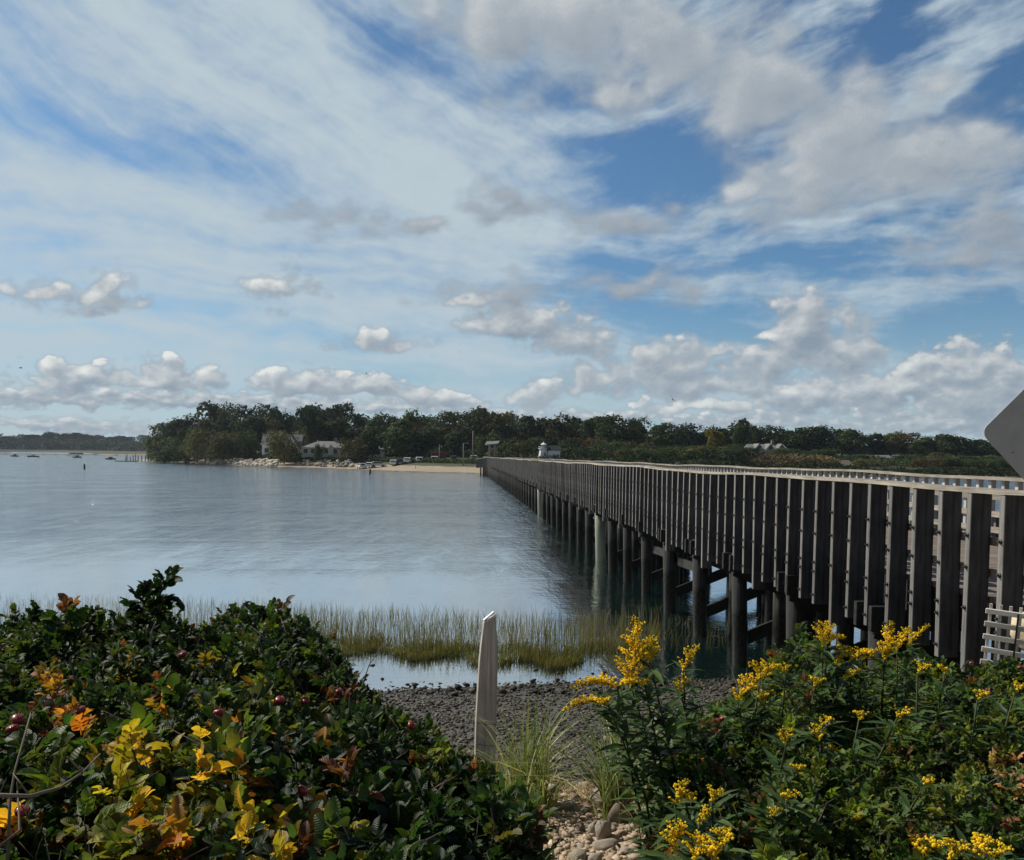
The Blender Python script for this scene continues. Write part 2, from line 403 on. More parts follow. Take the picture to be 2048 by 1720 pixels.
# ------------------------------------------------------------------ water
def water_material():
    m_, nt, b = mat('sea_water'); tc = nt.node('ShaderNodeTexCoord'); P = tc.outputs['Object']
    sp = nt.node('ShaderNodeSeparateXYZ'); nt.l.new(P, sp.inputs[0])
    m_.node_tree.nodes.remove(b)
    y = sp.outputs[1]
    calm = nt.rng(nt.math('ADD', y, nt.math('MULTIPLY', nt.noise(P, .05, 3), 26)), 34, 84, 0.0, 1.0, smooth=True)
    p1 = nt.mapping(P, scale=(1.0, 2.2, 1), typ='POINT')
    r1 = nt.noise(p1, 2.2, 5, .6, .3)                  # ripples
    r2 = nt.noise(nt.mapping(P, scale=(.5, 1.5, 1), typ='POINT'), .55, 4, .55)
    r3 = nt.noise(nt.mapping(P, scale=(.35, 1.3, 1), typ='POINT'), .12, 4, .6)
    patch = nt.rng(r3, .36, .62, .6, 1.1, smooth=True)
    cat = nt.rng(nt.noise(nt.mapping(P, scale=(1.0, .24, 1), typ='POINT'), .9, 5, .72), .34, .66, .45, 1.55)     # cat's paws of wind
    cat2 = nt.rng(nt.noise(nt.mapping(P, scale=(1.0, .16, 1), typ='POINT'), .22, 4, .7), .35, .65, .75, 1.25)
    patch = nt.math('MULTIPLY', patch, nt.math('MULTIPLY', cat, cat2))
    amp = nt.math('MULTIPLY', nt.math('MULTIPLY_ADD', calm, .94, .06), patch)
    h = nt.math('MULTIPLY', nt.math('ADD', nt.math('MULTIPLY', r1, .082), nt.math('MULTIPLY', r2, .085)), amp)
    bp = nt.node('ShaderNodeBump'); bp.inputs['Strength'].default_value = 1.0; bp.inputs['Distance'].default_value = 1.0
    nt.l.new(h, bp.inputs['Height'])
    body = nt.node('ShaderNodeBsdfDiffuse'); body.inputs[0].default_value = (.006, .028, .025, 1); nt.l.new(bp.outputs[0], body.inputs['Normal'])
    gl = nt.node('ShaderNodeBsdfGlossy'); gl.inputs[0].default_value = (.99, .995, 1, 1); nt.l.new(nt.math('MULTIPLY_ADD', calm, .05, .03), gl.inputs['Roughness']); nt.l.new(bp.outputs[0], gl.inputs['Normal'])
    fr = nt.node('ShaderNodeFresnel'); fr.inputs[0].default_value = 1.33; nt.l.new(bp.outputs[0], fr.inputs['Normal'])
    mx = nt.node('ShaderNodeMixShader'); nt.l.new(nt.math('MULTIPLY_ADD', fr.outputs[0], .38, .68, clamp=True), mx.inputs[0])
    nt.l.new(body.outputs[0], mx.inputs[1]); nt.l.new(gl.outputs[0], mx.inputs[2]); nt.l.new(mx.outputs[0], m_.node_tree.nodes['Material Output'].inputs[0])
    return m_
WATER = water_material()
wv_, wf_ = [], []
xs = np.array([-6000, -800, -120, -30, 30, 120, 800, 6000.]); ys = np.array([-60, 10, 40, 120, 400, 1200, 7000.])
gx, gy = np.meshgrid(xs, ys); V = np.stack([gx, gy, 0 * gx], -1).reshape(-1, 3); n_ = len(xs)
ii = (np.arange(len(ys) - 1)[:, None] * n_ + np.arange(n_ - 1)[None]).reshape(-1)
tag(npmesh('water', V, np.stack([ii, ii + 1, ii + n_ + 1, ii + n_], -1), WATER), kind='structure')

# ------------------------------------------------------------------ near ground
_gy = np.array([-40, -2, 2, 4.3, 5.5, 8, 10, 13, 15.2, 20, 30, 60, 120.]); _gz = np.array([2.9, 2.6, 2.45, 2.05, 1.80, 1.10, .60, .16, -.02, -.10, -.6, -2.2, -4.])
def ground_z(x, y):
    x = np.asarray(x, float); y = np.asarray(y, float)
    z = np.interp(y - .012 * np.minimum(x, 3) * 12, _gy, _gz)
    up = np.clip((x - 3.2) / 2.0, 0, 1) * np.clip((7.6 - y) / 2.0, 0, 1)
    up = up * up * (3 - 2 * up)
    z = z + up * np.maximum(2.72 - z, 0)
    return z + .05 * fbm(x * .8, y * .8, 4, .5, 70) * np.clip((16 - y) / 6, .12, 1)
def grid_obj(name, x0, x1, y0, y1, nx, ny, zf, material, power=1.0):
    xs = np.linspace(x0, x1, nx); t_ = np.linspace(0, 1, ny) ** power; ys = y0 + (y1 - y0) * t_
    gx, gy = np.meshgrid(xs, ys); V = np.stack([gx, gy, zf(gx, gy)], -1).reshape(-1, 3)
    ii = (np.arange(ny - 1)[:, None] * nx + np.arange(nx - 1)[None]).reshape(-1)
    return npmesh(name, V, np.stack([ii, ii + 1, ii + nx + 1, ii + nx], -1), material, smooth=True)
def beach_material():
    m_, nt, b = mat('beach_ground'); tc = nt.node('ShaderNodeTexCoord'); P = tc.outputs['Object']
    sp = nt.node('ShaderNodeSeparateXYZ'); nt.l.new(P, sp.inputs[0])
    n = nt.noise(P, 1.5, 5, .6); f1 = nt.noise(P, 35, 6, .65)
    wet = nt.rng(nt.math('ADD', sp.outputs[2], nt.math('MULTIPLY', n, .5)), 1.62, 2.05, 1, 0, smooth=True)
    sand = nt.ramp(f1, [(.3, (.22, .165, .105)), (.55, (.44, .36, .25)), (.75, (.60, .52, .40))])
    mud = nt.ramp(f1, [(.3, (.030, .030, .026)), (.55, (.075, .072, .06)), (.75, (.16, .155, .135))])
    nt.l.new(nt.mix(wet, sand, mud), b.inputs['Base Color'])
    nt.l.new(nt.rng(sp.outputs[2], -.02, .12, .16, .85), b.inputs['Roughness'])
    vo = nt.node('ShaderNodeTexVoronoi'); nt.l.new(P, vo.inputs['Vector']); vo.inputs['Scale'].default_value = 22
    hh = nt.math('ADD', nt.math('MULTIPLY', f1, .6), nt.math('MULTIPLY', vo.outputs[0], -.5))
    bp = nt.node('ShaderNodeBump'); bp.inputs['Strength'].default_value = .8; bp.inputs['Distance'].default_value = .03
    nt.l.new(hh, bp.inputs['Height']); nt.l.new(bp.outputs[0], b.inputs['Normal'])
    return m_
tag(grid_obj('ground', -60, 60, -40, 70, 361, 331, ground_z, beach_material()), kind='structure')

# ------------------------------------------------------------------ the long timber footbridge
BX, BY0, BY1 = 5.43, 4.6, 186.0           # outer face of the left posts; start; shore end
RAIL_Z, BW = EYE - .27, 4.05              # top of the rails; width between outer faces
POST_W = .085
W_POST = wood('weathered_post', (.112, .113, .120), (.034, .035, .040), sunlit_face=((.10, .098, .095), (.215, .21, .20)))  # face tones paler as if sunlit, side tones dark as if shaded
W_RAIL = wood('pale_rail', (.36, .325, .27), (.15, .135, .115), axis=1)
W_DECK = wood('deck_board', (.30, .25, .215), (.14, .115, .10), axis=0)
W_BEAM = wood('dark_beam', (.034, .034, .032), (.011, .012, .013), axis=1)
W_PALE = wood('grey_white_post', (.50, .50, .50), (.30, .30, .31))
STEEL = simple('rusty_bolt', (.05, .045, .045), .5, metal=.4, bump=0)
def pile_material():
    m_, nt, b = mat('creosote_pile'); tc = nt.node('ShaderNodeTexCoord'); geo = nt.node('ShaderNodeNewGeometry')
    v = nt.mapping(tc.outputs['Object'], scale=(20, 20, 1.3), typ='POINT'); n = nt.noise(v, 1, 6, .65)
    sp = nt.node('ShaderNodeSeparateXYZ'); nt.l.new(geo.outputs['Position'], sp.inputs[0])
    wl = nt.rng(nt.math('ADD', sp.outputs[2], nt.math('MULTIPLY', nt.noise(tc.outputs['Object'], 3, 4), .3)), 1.15, 1.4, 1, 0, smooth=True)
    dry = nt.ramp(n, [(.3, (.016, .018, .020)), (.7, (.060, .060, .056))])
    wet = nt.ramp(nt.noise(tc.outputs['Object'], 14, 5, .7), [(.4, (.006, .007, .007)), (.75, (.030, .033, .026))])
    nt.l.new(nt.mix(wl, dry, wet), b.inputs['Base Color']); nt.l.new(nt.math('MULTIPLY_ADD', wl, -.3, .85), b.inputs['Roughness'])
    bp = nt.node('ShaderNodeBump'); bp.inputs['Strength'].default_value = .6; bp.inputs['Distance'].default_value = .02
    nt.l.new(n, bp.inputs['Height']); nt.l.new(bp.outputs[0], b.inputs['Normal'])
    return m_
W_PILE = pile_material(); W_PILE.node_tree.nodes['Principled BSDF'].inputs['Specular IOR Level'].default_value = .12
W_PILE_PALE = simple('sleeved_pile', (.19, .22, .165), .7, stretch=(10, 10, .6))
def bend(y):                              # the last stretch swings left and dips to the beach
    t_ = max(0, (y - 168) / 18.0); return -2.2 * t_ * t_, -.55 * t_ * t_
def rz_(y):                               # wavy, sagging old rail
    return .018 * math.sin(y * .55) + .014 * math.sin(y * .21 + 1) + .010 * math.sin(y * 1.3)
bridge = empty('wooden_bridge', (BX + BW / 2, BY0, RAIL_Z - 1.18), 0, 'long weathered timber footbridge on piles running from the right edge out across the water', 'bridge')
BL = bridge.location.copy()
def bparent(o): o.parent = bridge; o.location = o.location - BL; return o
def post_mesh(x0, y, top, bot, depth, sgn):
    b = MB(); b.box((x0 + sgn * depth / 2, y, (top + bot) / 2), (depth, POST_W, top - bot), bev=.006); return b
def bolts(b, x0, y, zs, sgn=-1):
    for z in zs:
        b.tube([(x0, y, z), (x0 + sgn * .008, y, z)], .026, 10); b.tube([(x0 + sgn * .008, y, z), (x0 + sgn * .035, y, z)], .011, 6)
SP = .547
ys_ = [8.05 - 6 * SP + k * SP for k in range(int((BY1 - 4.8) / SP))]
ys_ = [y for y in ys_ if y < BY1]
proto = None
def mk_post(name, b, mat_, y, sub):
    pass
# template posts of the left side; bolts are sub-parts on the near ones
POST_TOP = -.05; POST_LEN = 1.90
def ppost(ln, zs, with_bolts):
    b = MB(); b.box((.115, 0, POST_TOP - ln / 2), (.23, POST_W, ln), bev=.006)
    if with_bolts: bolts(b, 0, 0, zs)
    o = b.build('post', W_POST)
    if not with_bolts:
        for z in zs: q = MB(); bolts(q, 0, 0, [z]); q.build('bolt', STEEL, o)
    return o
ZB = [-.52, -.86, -1.30, -1.44, -1.80]
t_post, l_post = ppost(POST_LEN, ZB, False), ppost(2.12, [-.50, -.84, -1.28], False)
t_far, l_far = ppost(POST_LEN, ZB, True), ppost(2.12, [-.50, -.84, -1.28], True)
rest = MB()
for k, y in enumerate(ys_):
    dx, dz = bend(y); z = RAIL_Z + rz_(y) + dz
    jx = rnd.uniform(-.008, .008)
    if k < 100:
        src = (l_post if k < 26 else l_far) if k % 6 == 1 else (t_post if k < 26 else t_far)
        o = copy_tree(src); o.parent = bridge; o.location = Vector((BX + dx + jx, y, z)) - BL
        o.rotation_euler = (rnd.uniform(-.006, .006), rnd.uniform(-.008, .008), rnd.uniform(-.03, .03))
    else:
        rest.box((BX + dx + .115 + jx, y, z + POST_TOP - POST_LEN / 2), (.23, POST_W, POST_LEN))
for k, y in enumerate(ys_):                # the same posts along the right side
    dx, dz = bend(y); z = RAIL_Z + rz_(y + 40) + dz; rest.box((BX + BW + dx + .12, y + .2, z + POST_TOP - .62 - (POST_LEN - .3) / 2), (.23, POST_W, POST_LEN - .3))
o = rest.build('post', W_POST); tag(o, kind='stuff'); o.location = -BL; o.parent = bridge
for o in (t_post, l_post, t_far, l_far):
    for ch in list(o.children): bpy.data.objects.remove(ch)
    bpy.data.objects.remove(o)
# the right side rail: closer, paler posts
FX = BX + BW
fys = [5.0 + .36 * k for k in range(int((BY1 - 5) / .36))]
fp = MB(); fp.box((0, 0, -.70), (.09, .085, 1.30), bev=.004); f_post = fp.build('baluster', W_PALE); rest = MB()
for k, y in enumerate(fys):
    dx, dz = bend(y); z = RAIL_Z + rz_(y + 40) + dz
    if k < 100:
        o = f_post.copy(); C.objects.link(o); o.parent = bridge; o.location = Vector((FX + dx, y, z)) - BL
    else: rest.box((FX + dx, y, z - .70), (.09, .085, 1.30))
o = rest.build('baluster', W_PALE); tag(o, kind='stuff'); o.location = -BL; o.parent = bridge
bpy.data.objects.remove(f_post)
def strip(name, x, w_, z0, z1, material, off=0, seg=1.2, wav=True, y0=BY0, y1=BY1, joint=0):
    b = MB(); y = y0
    while y < y1 - .1:
        y2 = min(y + seg, y1); (dx, dz), (ex, ez) = bend(y), bend(y2); a0 = rz_(y + off) if wav else 0; a1 = rz_(y2 + off) if wav else 0
        vs = []
        j = rnd.uniform(-.004, .004)
        for yy, xx, zz in ((y, dx, dz + a0), (y2, ex, ez + a1)):
            for sx_, sz_ in ((-1, z0), (1, z0), (1, z1), (-1, z1)): vs.append((x + xx + sx_ * w_ / 2, yy, sz_ + zz + j * (1 if sz_ == z1 else 0)))
        b.add(vs, [(0, 3, 2, 1), (4, 5, 6, 7), (0, 1, 5, 4), (1, 2, 6, 5), (2, 3, 7, 6), (3, 0, 4, 7)]); y = y2 + joint
    o = b.build(name, material); o.location = -BL; o.parent = bridge; return o
strip('rail_cap', BX + .13, .29, RAIL_Z - .045, RAIL_Z, W_RAIL, 0)
strip('rail_cap', FX - .02, .24, RAIL_Z - .048, RAIL_Z, W_RAIL, 40)
for dz_ in (.52, .86): strip('cross_rail', BX + .26, .045, RAIL_Z - dz_ - .09, RAIL_Z - dz_, W_DECK)
for dz_ in (.30, .60, .88): strip('cross_rail', FX - .075, .045, RAIL_Z - dz_ - .10, RAIL_Z - dz_, W_RAIL, 40)
DZ = RAIL_Z - 1.18
b = MB(); y = BY0
while y < BY1:                            # deck boards laid across
    (dx, dz) = bend(y); b.box((BX + BW / 2 + dx, y + .07, DZ - .03 + dz + rnd.uniform(-.003, .003)), (BW - .5, .134, .06)); y += .14
o = b.build('deck', W_DECK); o.location = -BL; o.parent = bridge
for xo in (.34, 1.35, 2.35, 3.35, BW - .30): strip('stringer', BX + xo, .15, DZ - .46, DZ - .062, W_BEAM, wav=False, seg=2.85)
# bents
bys = [10.8 + 2.85 * k for k in range(64)]
bys = [y for y in bys if y < BY1 - 2]
caps = MB()
def pilep(x, y, zt, r_, lean, material, name='pile', par=bridge):
    b = MB(); b.tube([(lean * 2.5, 0, -4.2 - 0), (lean, 0, -1.5), (0, 0, 0)], [r_ * 1.08, r_ * 1.03, r_], 12)
    return b
pile_src = pilep(0, 0, 0, .16, .05, W_PILE).build('pile', W_PILE)
pile_mid = pilep(0, 0, 0, .15, 0, W_PILE).build('pile', W_PILE)
pil = 0; spare = MB()
for k, y in enumerate(bys):
    dx, dz = bend(y); zc = DZ - .47 + dz
    if k < 50:
        for s_ in (-1, 1):
            c = MB(); c.box((BX + dx + BW / 2 + rnd.uniform(-.03, .03), y + s_ * .195, zc - .17), (BW + .1, .085, .33), bev=.005)
            o = c.build('cap_beam', W_BEAM); o.location = -BL; o.parent = bridge
            if s_ < 0 and k < 8: c = MB(); c.tube([(BX + dx + .22, y - .237, zc - .16), (BX + dx + .22, y - .275, zc - .16)], .035, 10); q = c.build('bolt', STEEL, o)
    for q, xo in enumerate((.20, 1.1, 2.0, 2.95, BW - .2)):
        if pil >= 100 or (q and k > 14): spare.tube([(BX + dx + xo, y, -2), (BX + dx + xo, y, DZ - .47 + dz)], .17, 8); continue
        src = pile_src if q == 0 else pile_mid
        o = src.copy(); C.objects.link(o); o.parent = bridge; o.location = Vector((BX + dx + xo, y, zc + (.0 if q else .0))) - BL
        o.rotation_euler = (rnd.uniform(-.012, .012), (0 if q == 0 else 0), rnd.uniform(0, 6)) if q else (rnd.uniform(-.012, .012), 0, math.pi if q == 4 else 0)
        o.scale = (rnd.uniform(.9, 1.12),) * 2 + (1,)
        if k in (8, 17) and q == 0:
            o.data = o.data.copy(); o.data.materials[0] = W_PILE_PALE; o.scale = (1.25, 1.25, 1); o['label'] = 'pale greenish sleeved pile'
        pil += 1
    if k < 26:
        c = MB()
        c.beam((BX + dx + .05, y - .20, zc - .30), (BX + dx + BW - .3, y - .20, zc - 1.75), .07, .26)
        o = c.build('brace', W_BEAM); o.location = -BL; o.parent = bridge
        c = MB()
        c.beam((BX + dx + .25, y + .20, zc - 1.85), (BX + dx + BW - .1, y + .20, zc - .35), .07, .26)
        o = c.build('brace', W_BEAM); o.location = -BL; o.parent = bridge
for o in (pile_src, pile_mid): bpy.data.objects.remove(o)
for k, y in enumerate(bys[3:5]):          # planks linking the outer piles lengthwise
    c = MB(); zz = DZ - 1.28; c.beam((BX + .42, y - .25, zz + .06), (BX + .42, y + 2.85, zz - .05), .07, .22); o = c.build('tie_plank', W_BEAM); o.location = -BL; o.parent = bridge
# the piles beyond the hundred that show largest
o = spare.build('pile', W_PILE); tag(o, kind='stuff'); o.location = -BL; o.parent = bridge

# ------------------------------------------------------------------ the far shore
HAZY = (.10, .14, .18)
M_SANDF = None
def hor(px): return 901.5 + .0105 * px
shore_px = [(262, 921), (300, 922.5), (350, 924), (400, 928), (470, 931), (540, 934), (600, 935), (700, 939), (770, 942), (860, 945), (968, 948)]
shore = [Wz(a, b + 0.0, 0) for a, b in shore_px]
shore = [(p.x, p.y) for p in shore] + [(20, 196), (60, 199), (120, 203), (190, 207), (290, 215), (420, 230), (560, 280), (560, 760), (-280, 760), (-200, 560), (-166, 442)]
SH = np.array(shore)
def shore_dist(x, y):
    """signed distance to the shoreline, positive on land"""
    x = np.asarray(x, float); y = np.asarray(y, float)
    best = np.full(x.shape, 1e9); ins = np.zeros(x.shape, bool); n = len(SH)
    for i in range(n):
        ax, ay = SH[i]; bx, by = SH[(i + 1) % n]; dx, dy = bx - ax, by - ay
        t_ = np.clip(((x - ax) * dx + (y - ay) * dy) / (dx * dx + dy * dy), 0, 1)
        best = np.minimum(best, np.hypot(x - ax - t_ * dx, y - ay - t_ * dy))
        c = ((ay > y) != (by > y)); xi = (bx - ax) * (y - ay) / ((by - ay) if by != ay else 1e-9) + ax
        ins ^= c & (x < xi)
    return np.where(ins, best, -best)
def land_z(x, y):
    d = shore_dist(x, y) + 1.5 * fbm(np.asarray(x, float) / 14, np.asarray(y, float) / 14, 3, seed=90)
    rt = np.clip((np.asarray(x, float) - 45) / 15, 0, 1) * np.clip((108 - np.asarray(x, float)) / 12, 0, 1)
    z = np.interp(d, [-60, -6, 0, 9, 14, 22, 60, 120, 300], [-5, -.8, 0, 1.0, 2.0, 2.5, 4.0, 6.5, 11])
    zr = np.interp(d, [-60, -6, 0, 5, 12, 22, 60, 120, 300], [-5, -.8, 0, .9, 3.6, 4.8, 5.0, 6, 8])
    return z * (1 - rt) + zr * rt
def land_material():
    m_, nt, b = mat('land_ground'); tc = nt.node('ShaderNodeTexCoord'); P = tc.outputs['Object']
    sp = nt.node('ShaderNodeSeparateXYZ'); nt.l.new(P, sp.inputs[0]); n = nt.noise(P, .25, 5, .65)
    zz = nt.math('ADD', sp.outputs[2], nt.math('MULTIPLY', nt.math('SUBTRACT', n, .5), .7))
    green = nt.ramp(nt.noise(P, .5, 6, .7), [(.3, (.020, .028, .010)), (.55, (.045, .055, .018)), (.8, (.11, .09, .04))])
    sand = nt.ramp(nt.noise(P, .9, 5, .6), [(.3, (.22, .18, .125)), (.7, (.37, .31, .22))])
    wet = nt.mix(nt.rng(zz, .02, .22, 0, 1), (.07, .06, .045), sand)
    nt.l.new(nt.mix(nt.rng(zz, 1.25, 1.5, 0, 1), wet, green), b.inputs['Base Color']); b.inputs['Roughness'].default_value = .95
    return m_
tag(grid_obj('far_land', -340, 560, 150, 760, 451, 306, land_z, land_material(), 1.25), kind='structure')
def on_land(x, y): return float(land_z(np.array([x]), np.array([y]))[0])

# ---- trees
def foliage_mat(name, dark, mid, light):
    m_, nt, b = mat(name); a = nt.node('ShaderNodeAttribute', attribute_name='tint'); tc = nt.node('ShaderNodeTexCoord')
    oi = nt.node('ShaderNodeObjectInfo'); sp = nt.node('ShaderNodeSeparateColor'); nt.l.new(a.outputs['Color'], sp.inputs[0])
    n = nt.noise(tc.outputs['Object'], .35, 4, .6)
    f = nt.math('ADD', nt.math('MULTIPLY', sp.outputs[0], .5), nt.rng(n, .3, .7, -.15, .6), clamp=True)
    col = nt.ramp(f, [(0.1, dark), (.5, mid), (.95, light)])
    col = nt.vmath('SCALE', col, nt.math('MULTIPLY_ADD', oi.outputs['Random'], .8, .95))
    nt.l.new(col, b.inputs['Base Color']); b.inputs['Roughness'].default_value = .75; b.inputs['Specular IOR Level'].default_value = .12
    t_ = nt.node('ShaderNodeBsdfTranslucent'); nt.l.new(nt.vmath('SCALE', col, 1.2), t_.inputs[0])
    mx = nt.node('ShaderNodeMixShader'); mx.inputs[0].default_value = .22
    nt.l.new(b.outputs[0], mx.inputs[1]); nt.l.new(t_.outputs[0], mx.inputs[2]); nt.l.new(mx.outputs[0], m_.node_tree.nodes['Material Output'].inputs[0])
    return m_
FM = {'dark green': foliage_mat('dark_leaves', (.012, .022, .009), (.028, .045, .016), (.060, .080, .026)),
      'mid green': foliage_mat('green_leaves', (.018, .032, .011), (.042, .062, .020), (.090, .108, .034)),
      'olive': foliage_mat('olive_leaves', (.030, .034, .012), (.068, .068, .022), (.130, .115, .036)),
      'rusty brown': foliage_mat('rusty_leaves', (.036, .027, .012), (.074, .050, .020), (.125, .080, .030)),
      'yellowish': foliage_mat('yellow_leaves', (.07, .065, .015), (.15, .125, .025), (.24, .19, .04))}
BARK = simple('bark', (.10, .085, .07), .9, scale=3)
def crown_data(seed, n=2600, kind=0):
    r = np.random.default_rng(seed); nb = r.integers(12, 18)
    if kind == 1:           # tall narrow, open
        c = np.stack([r.normal(0, .16, nb), r.normal(0, .16, nb), r.uniform(.3, .93, nb)], -1); rad = r.uniform(.12, .24, nb)
    elif kind == 2:         # low bushy
        c = np.stack([r.uniform(-.42, .42, nb), r.uniform(-.42, .42, nb), r.uniform(.18, .62, nb)], -1); rad = r.uniform(.2, .34, nb)
    else:
        a = r.uniform(0, 6.28, nb); q = r.uniform(0, .34, nb); zc = r.uniform(.16, .86, nb)
        c = np.stack([np.cos(a) * q, np.sin(a) * q, zc], -1); rad = r.uniform(.15, .27, nb) * (1.15 - .4 * np.abs(zc - .5))
    k = r.integers(0, nb, n); d = r.normal(size=(n, 3)); d /= np.linalg.norm(d, axis=1)[:, None]; d[:, 2] = np.where(d[:, 2] < -.35, -d[:, 2], d[:, 2])
    lump = 1 + .22 * np.sin(d[:, 0] * 7 + k) * np.cos(d[:, 1] * 6 + 2 * k) + r.normal(0, .07, n)
    p = c[k] + d * (rad[k] * lump * r.choice([1, 1, .9, .75], n))[:, None]
    nrm = d + r.normal(0, .55, (n, 3)); nrm /= np.linalg.norm(nrm, axis=1)[:, None]
    t1 = np.cross(nrm, r.normal(size=(n, 3))); t1 /= np.linalg.norm(t1, axis=1)[:, None]; t2 = np.cross(nrm, t1)
    s_ = r.uniform(.020, .044, n)[:, None]
    q0 = p - t1 * s_; q1 = p - t2 * s_ * .8 + nrm * s_ * .3; q2 = p + t1 * s_ * r.uniform(.6, 1.2, (n, 1)); q3 = p + t2 * s_ * .8 + nrm * s_ * .25
    V = np.stack([q0, q1, q2, q3], 1).reshape(-1, 3); Fc = np.arange(4 * n).reshape(n, 4)
    tint = np.repeat(r.uniform(0, 1, n)[:, None] * .75 + .25 * (r.uniform(0, 1, nb)[k])[:, None], 4, 0) * np.ones((1, 3))
    return V, Fc, tint, c, rad
def trunk_mb(c, rad, seed):
    r = random.Random(seed); b = MB(); top = max(q[2] for q in c) * .8
    b.tube([(0, 0, -.08), (.01, 0, .12), (.015, .01, .35), (.0, 0, top)], [.026, .020, .015, .004], 7)
    for q in c[:7]: b.tube([(0.01, 0, min(.3, q[2] * .55)), (q[0] * .5, q[1] * .5, q[2] * .7), tuple(q)], [.011, .007, .002], 5)
    return b
CROWNS = []
for i, kd in enumerate((0, 0, 0, 0, 0, 1, 2, 2)):
    V, Fc, tint, c, rad = crown_data(100 + i, 3000 if kd != 2 else 2200, kd)
    co_ = npmesh('crown', V, Fc, FM['dark green'], col=tint); tr_ = trunk_mb(c, rad, i).build('trunk', BARK)
    per = {}
    for kname, fm in FM.items():
        me_ = co_.data.copy(); me_.materials.clear(); me_.materials.append(fm); per[kname] = me_
    CROWNS.append((per, tr_.data)); bpy.data.objects.remove(co_); bpy.data.objects.remove(tr_)
ORD = ['first', 'second', 'third', 'fourth', 'fifth', 'sixth', 'seventh', 'eighth', 'ninth', 'tenth']
used_labels = set()
def uniq(stem, _=None):
    for w_ in [''] + [', %s from left' % o for o in ORD[1:]]:
        if stem + w_ not in used_labels: used_labels.add(stem + w_); return stem + w_
    return stem
def tree(px, top, Y, wpx, kind, colr, where, group, base=None, name='tree'):
    p = W(px, hor(px), Y); x = p.x
    zt = W(px, top, Y).z; zb = on_land(x, Y) if base is None else base
    h = max(3.0, zt - zb); wd = wpx / F * Y
    per, trm = CROWNS[kind]
    size = 'tall' if h > 14 else ('low' if h < 8 else 'medium')
    shape = {5: 'slender open', 6: 'bushy', 7: 'bushy'}.get(kind, 'rounded')
    e = empty(name, (x, Y, zb), rnd.uniform(0, 6.28), uniq('%s %s %s tree %s' % (size, shape.split()[-1], colr, where)), 'tree', group)
    e.scale = (wd * 1.15, wd * 1.15, h * 1.06)
    a = link('trunk', trm, e); b = link('crown', per[colr], e); return e
def skyline(px):
    T = [(300, 882), (315, 868), (345, 848), (400, 832), (430, 820), (460, 818), (500, 825), (555, 825), (575, 838), (595, 832), (612, 812), (650, 820), (700, 822), (725, 838), (760, 834), (800, 838), (830, 830), (855, 846), (890, 838), (920, 838), (945, 826), (1000, 830), (1035, 846), (1060, 840), (1120, 840), (1180, 843), (1220, 842), (1260, 843), (1295, 858), (1330, 852), (1370, 848), (1400, 862), (1430, 862), (1460, 866), (1485, 850), (1510, 862), (1530, 856), (1560, 866), (1600, 856), (1640, 860), (1690, 864), (1740, 874), (1800, 868), (1850, 882), (1890, 874), (1920, 876), (1960, 886), (2048, 895), (2300, 905)]
    return float(np.interp(px, [a for a, b in T], [b for a, b in T]))
def where_of(px, row):
    marks = [(360, 'at the dock'), (430, 'above the white fence'), (520, 'over the pale boulders'), (610, 'by the white gabled house'), (700, 'behind the hip-roofed building'), (790, 'above the building\'s right wing'), (870, 'behind the parked cars'), (960, 'left of the beach shelter'), (1060, 'between shelter and lighthouse'), (1150, 'behind the white lighthouse'),
             (1220, 'just right of the lighthouse'), (1300, 'well right of the lighthouse'), (1390, 'left of the yellow-green tree'), (1480, 'left of the shingled house'), (1560, 'above the shingled house'), (1650, 'right of the shingled house'), (1760, 'left of the pale small house'), (1880, 'right of the white shed'), (1980, 'near the diamond sign'), (2400, 'hidden behind the diamond sign')]
    t_ = next(t for a, t in marks if px < a)
    return {0: 'back row ', 1: 'middle row ', 2: 'front row '}[row] + t_
pal = ['dark green'] * 7 + ['mid green'] * 7 + ['olive'] * 2 + ['rusty brown']
for px in np.arange(322, 2330, 33):
    Y = 400 - 80 * min(1, max(0, (px - 300) / 500)) - 30 * min(1, max(0, (px - 800) / 400))
    px2 = px + rnd.uniform(-8, 8)
    tree(px2, skyline(px2) + rnd.uniform(-5, 5), Y + rnd.uniform(-12, 12), rnd.uniform(48, 80), rnd.choice([0, 1, 2, 3, 4]), rnd.choice(pal), where_of(px2, 0), 'trees in the back row of the wooded shore')
for px in np.arange(335, 2330, 43):
    px2 = px + rnd.uniform(-10, 10); Y = 374 - 76 * min(1, max(0, (px - 300) / 500)) + rnd.uniform(-8, 8)
    if 1490 < px2 < 1590: continue
    s_ = skyline(px2); tree(px2, s_ + rnd.uniform(14, 26), Y, rnd.uniform(46, 72), rnd.choice([0, 1, 2, 3, 4, 6]), rnd.choice(pal), where_of(px2, 1), 'trees in the middle row of the wooded shore')
for px in list(np.arange(330, 490, 30)) + list(np.arange(985, 1490, 40)) + list(np.arange(1590, 2300, 42)):
    px2 = px + rnd.uniform(-9, 9); Y = 352 - 60 * min(1, max(0, (px - 330) / 200)) if px < 560 else rnd.uniform(228, 246)
    if 1660 < px2 < 1715 or 1745 < px2 < 1800 or 1060 < px2 < 1120: continue
    s_ = skyline(px2); tree(px2, s_ + rnd.uniform(30, 44), Y, rnd.uniform(42, 60), rnd.choice([2, 6, 7, 7]), rnd.choice(pal), where_of(px2, 2), 'trees in the front row of the wooded shore')
for px in np.arange(1130, 2330, 36):
    px2 = px + rnd.uniform(-9, 9)
    if 1485 < px2 < 1640 or 1655 < px2 < 1715 or 1750 < px2 < 1845: continue
    tree(px2, skyline(px2) + rnd.uniform(44, 56), rnd.uniform(214, 221), rnd.uniform(40, 58), rnd.choice([6, 7]), rnd.choice(pal), where_of(px2, 2).replace('front row', 'on the waterline'), 'waterline trees of the wooded shore')
G3 = 'single trees near the shore houses'
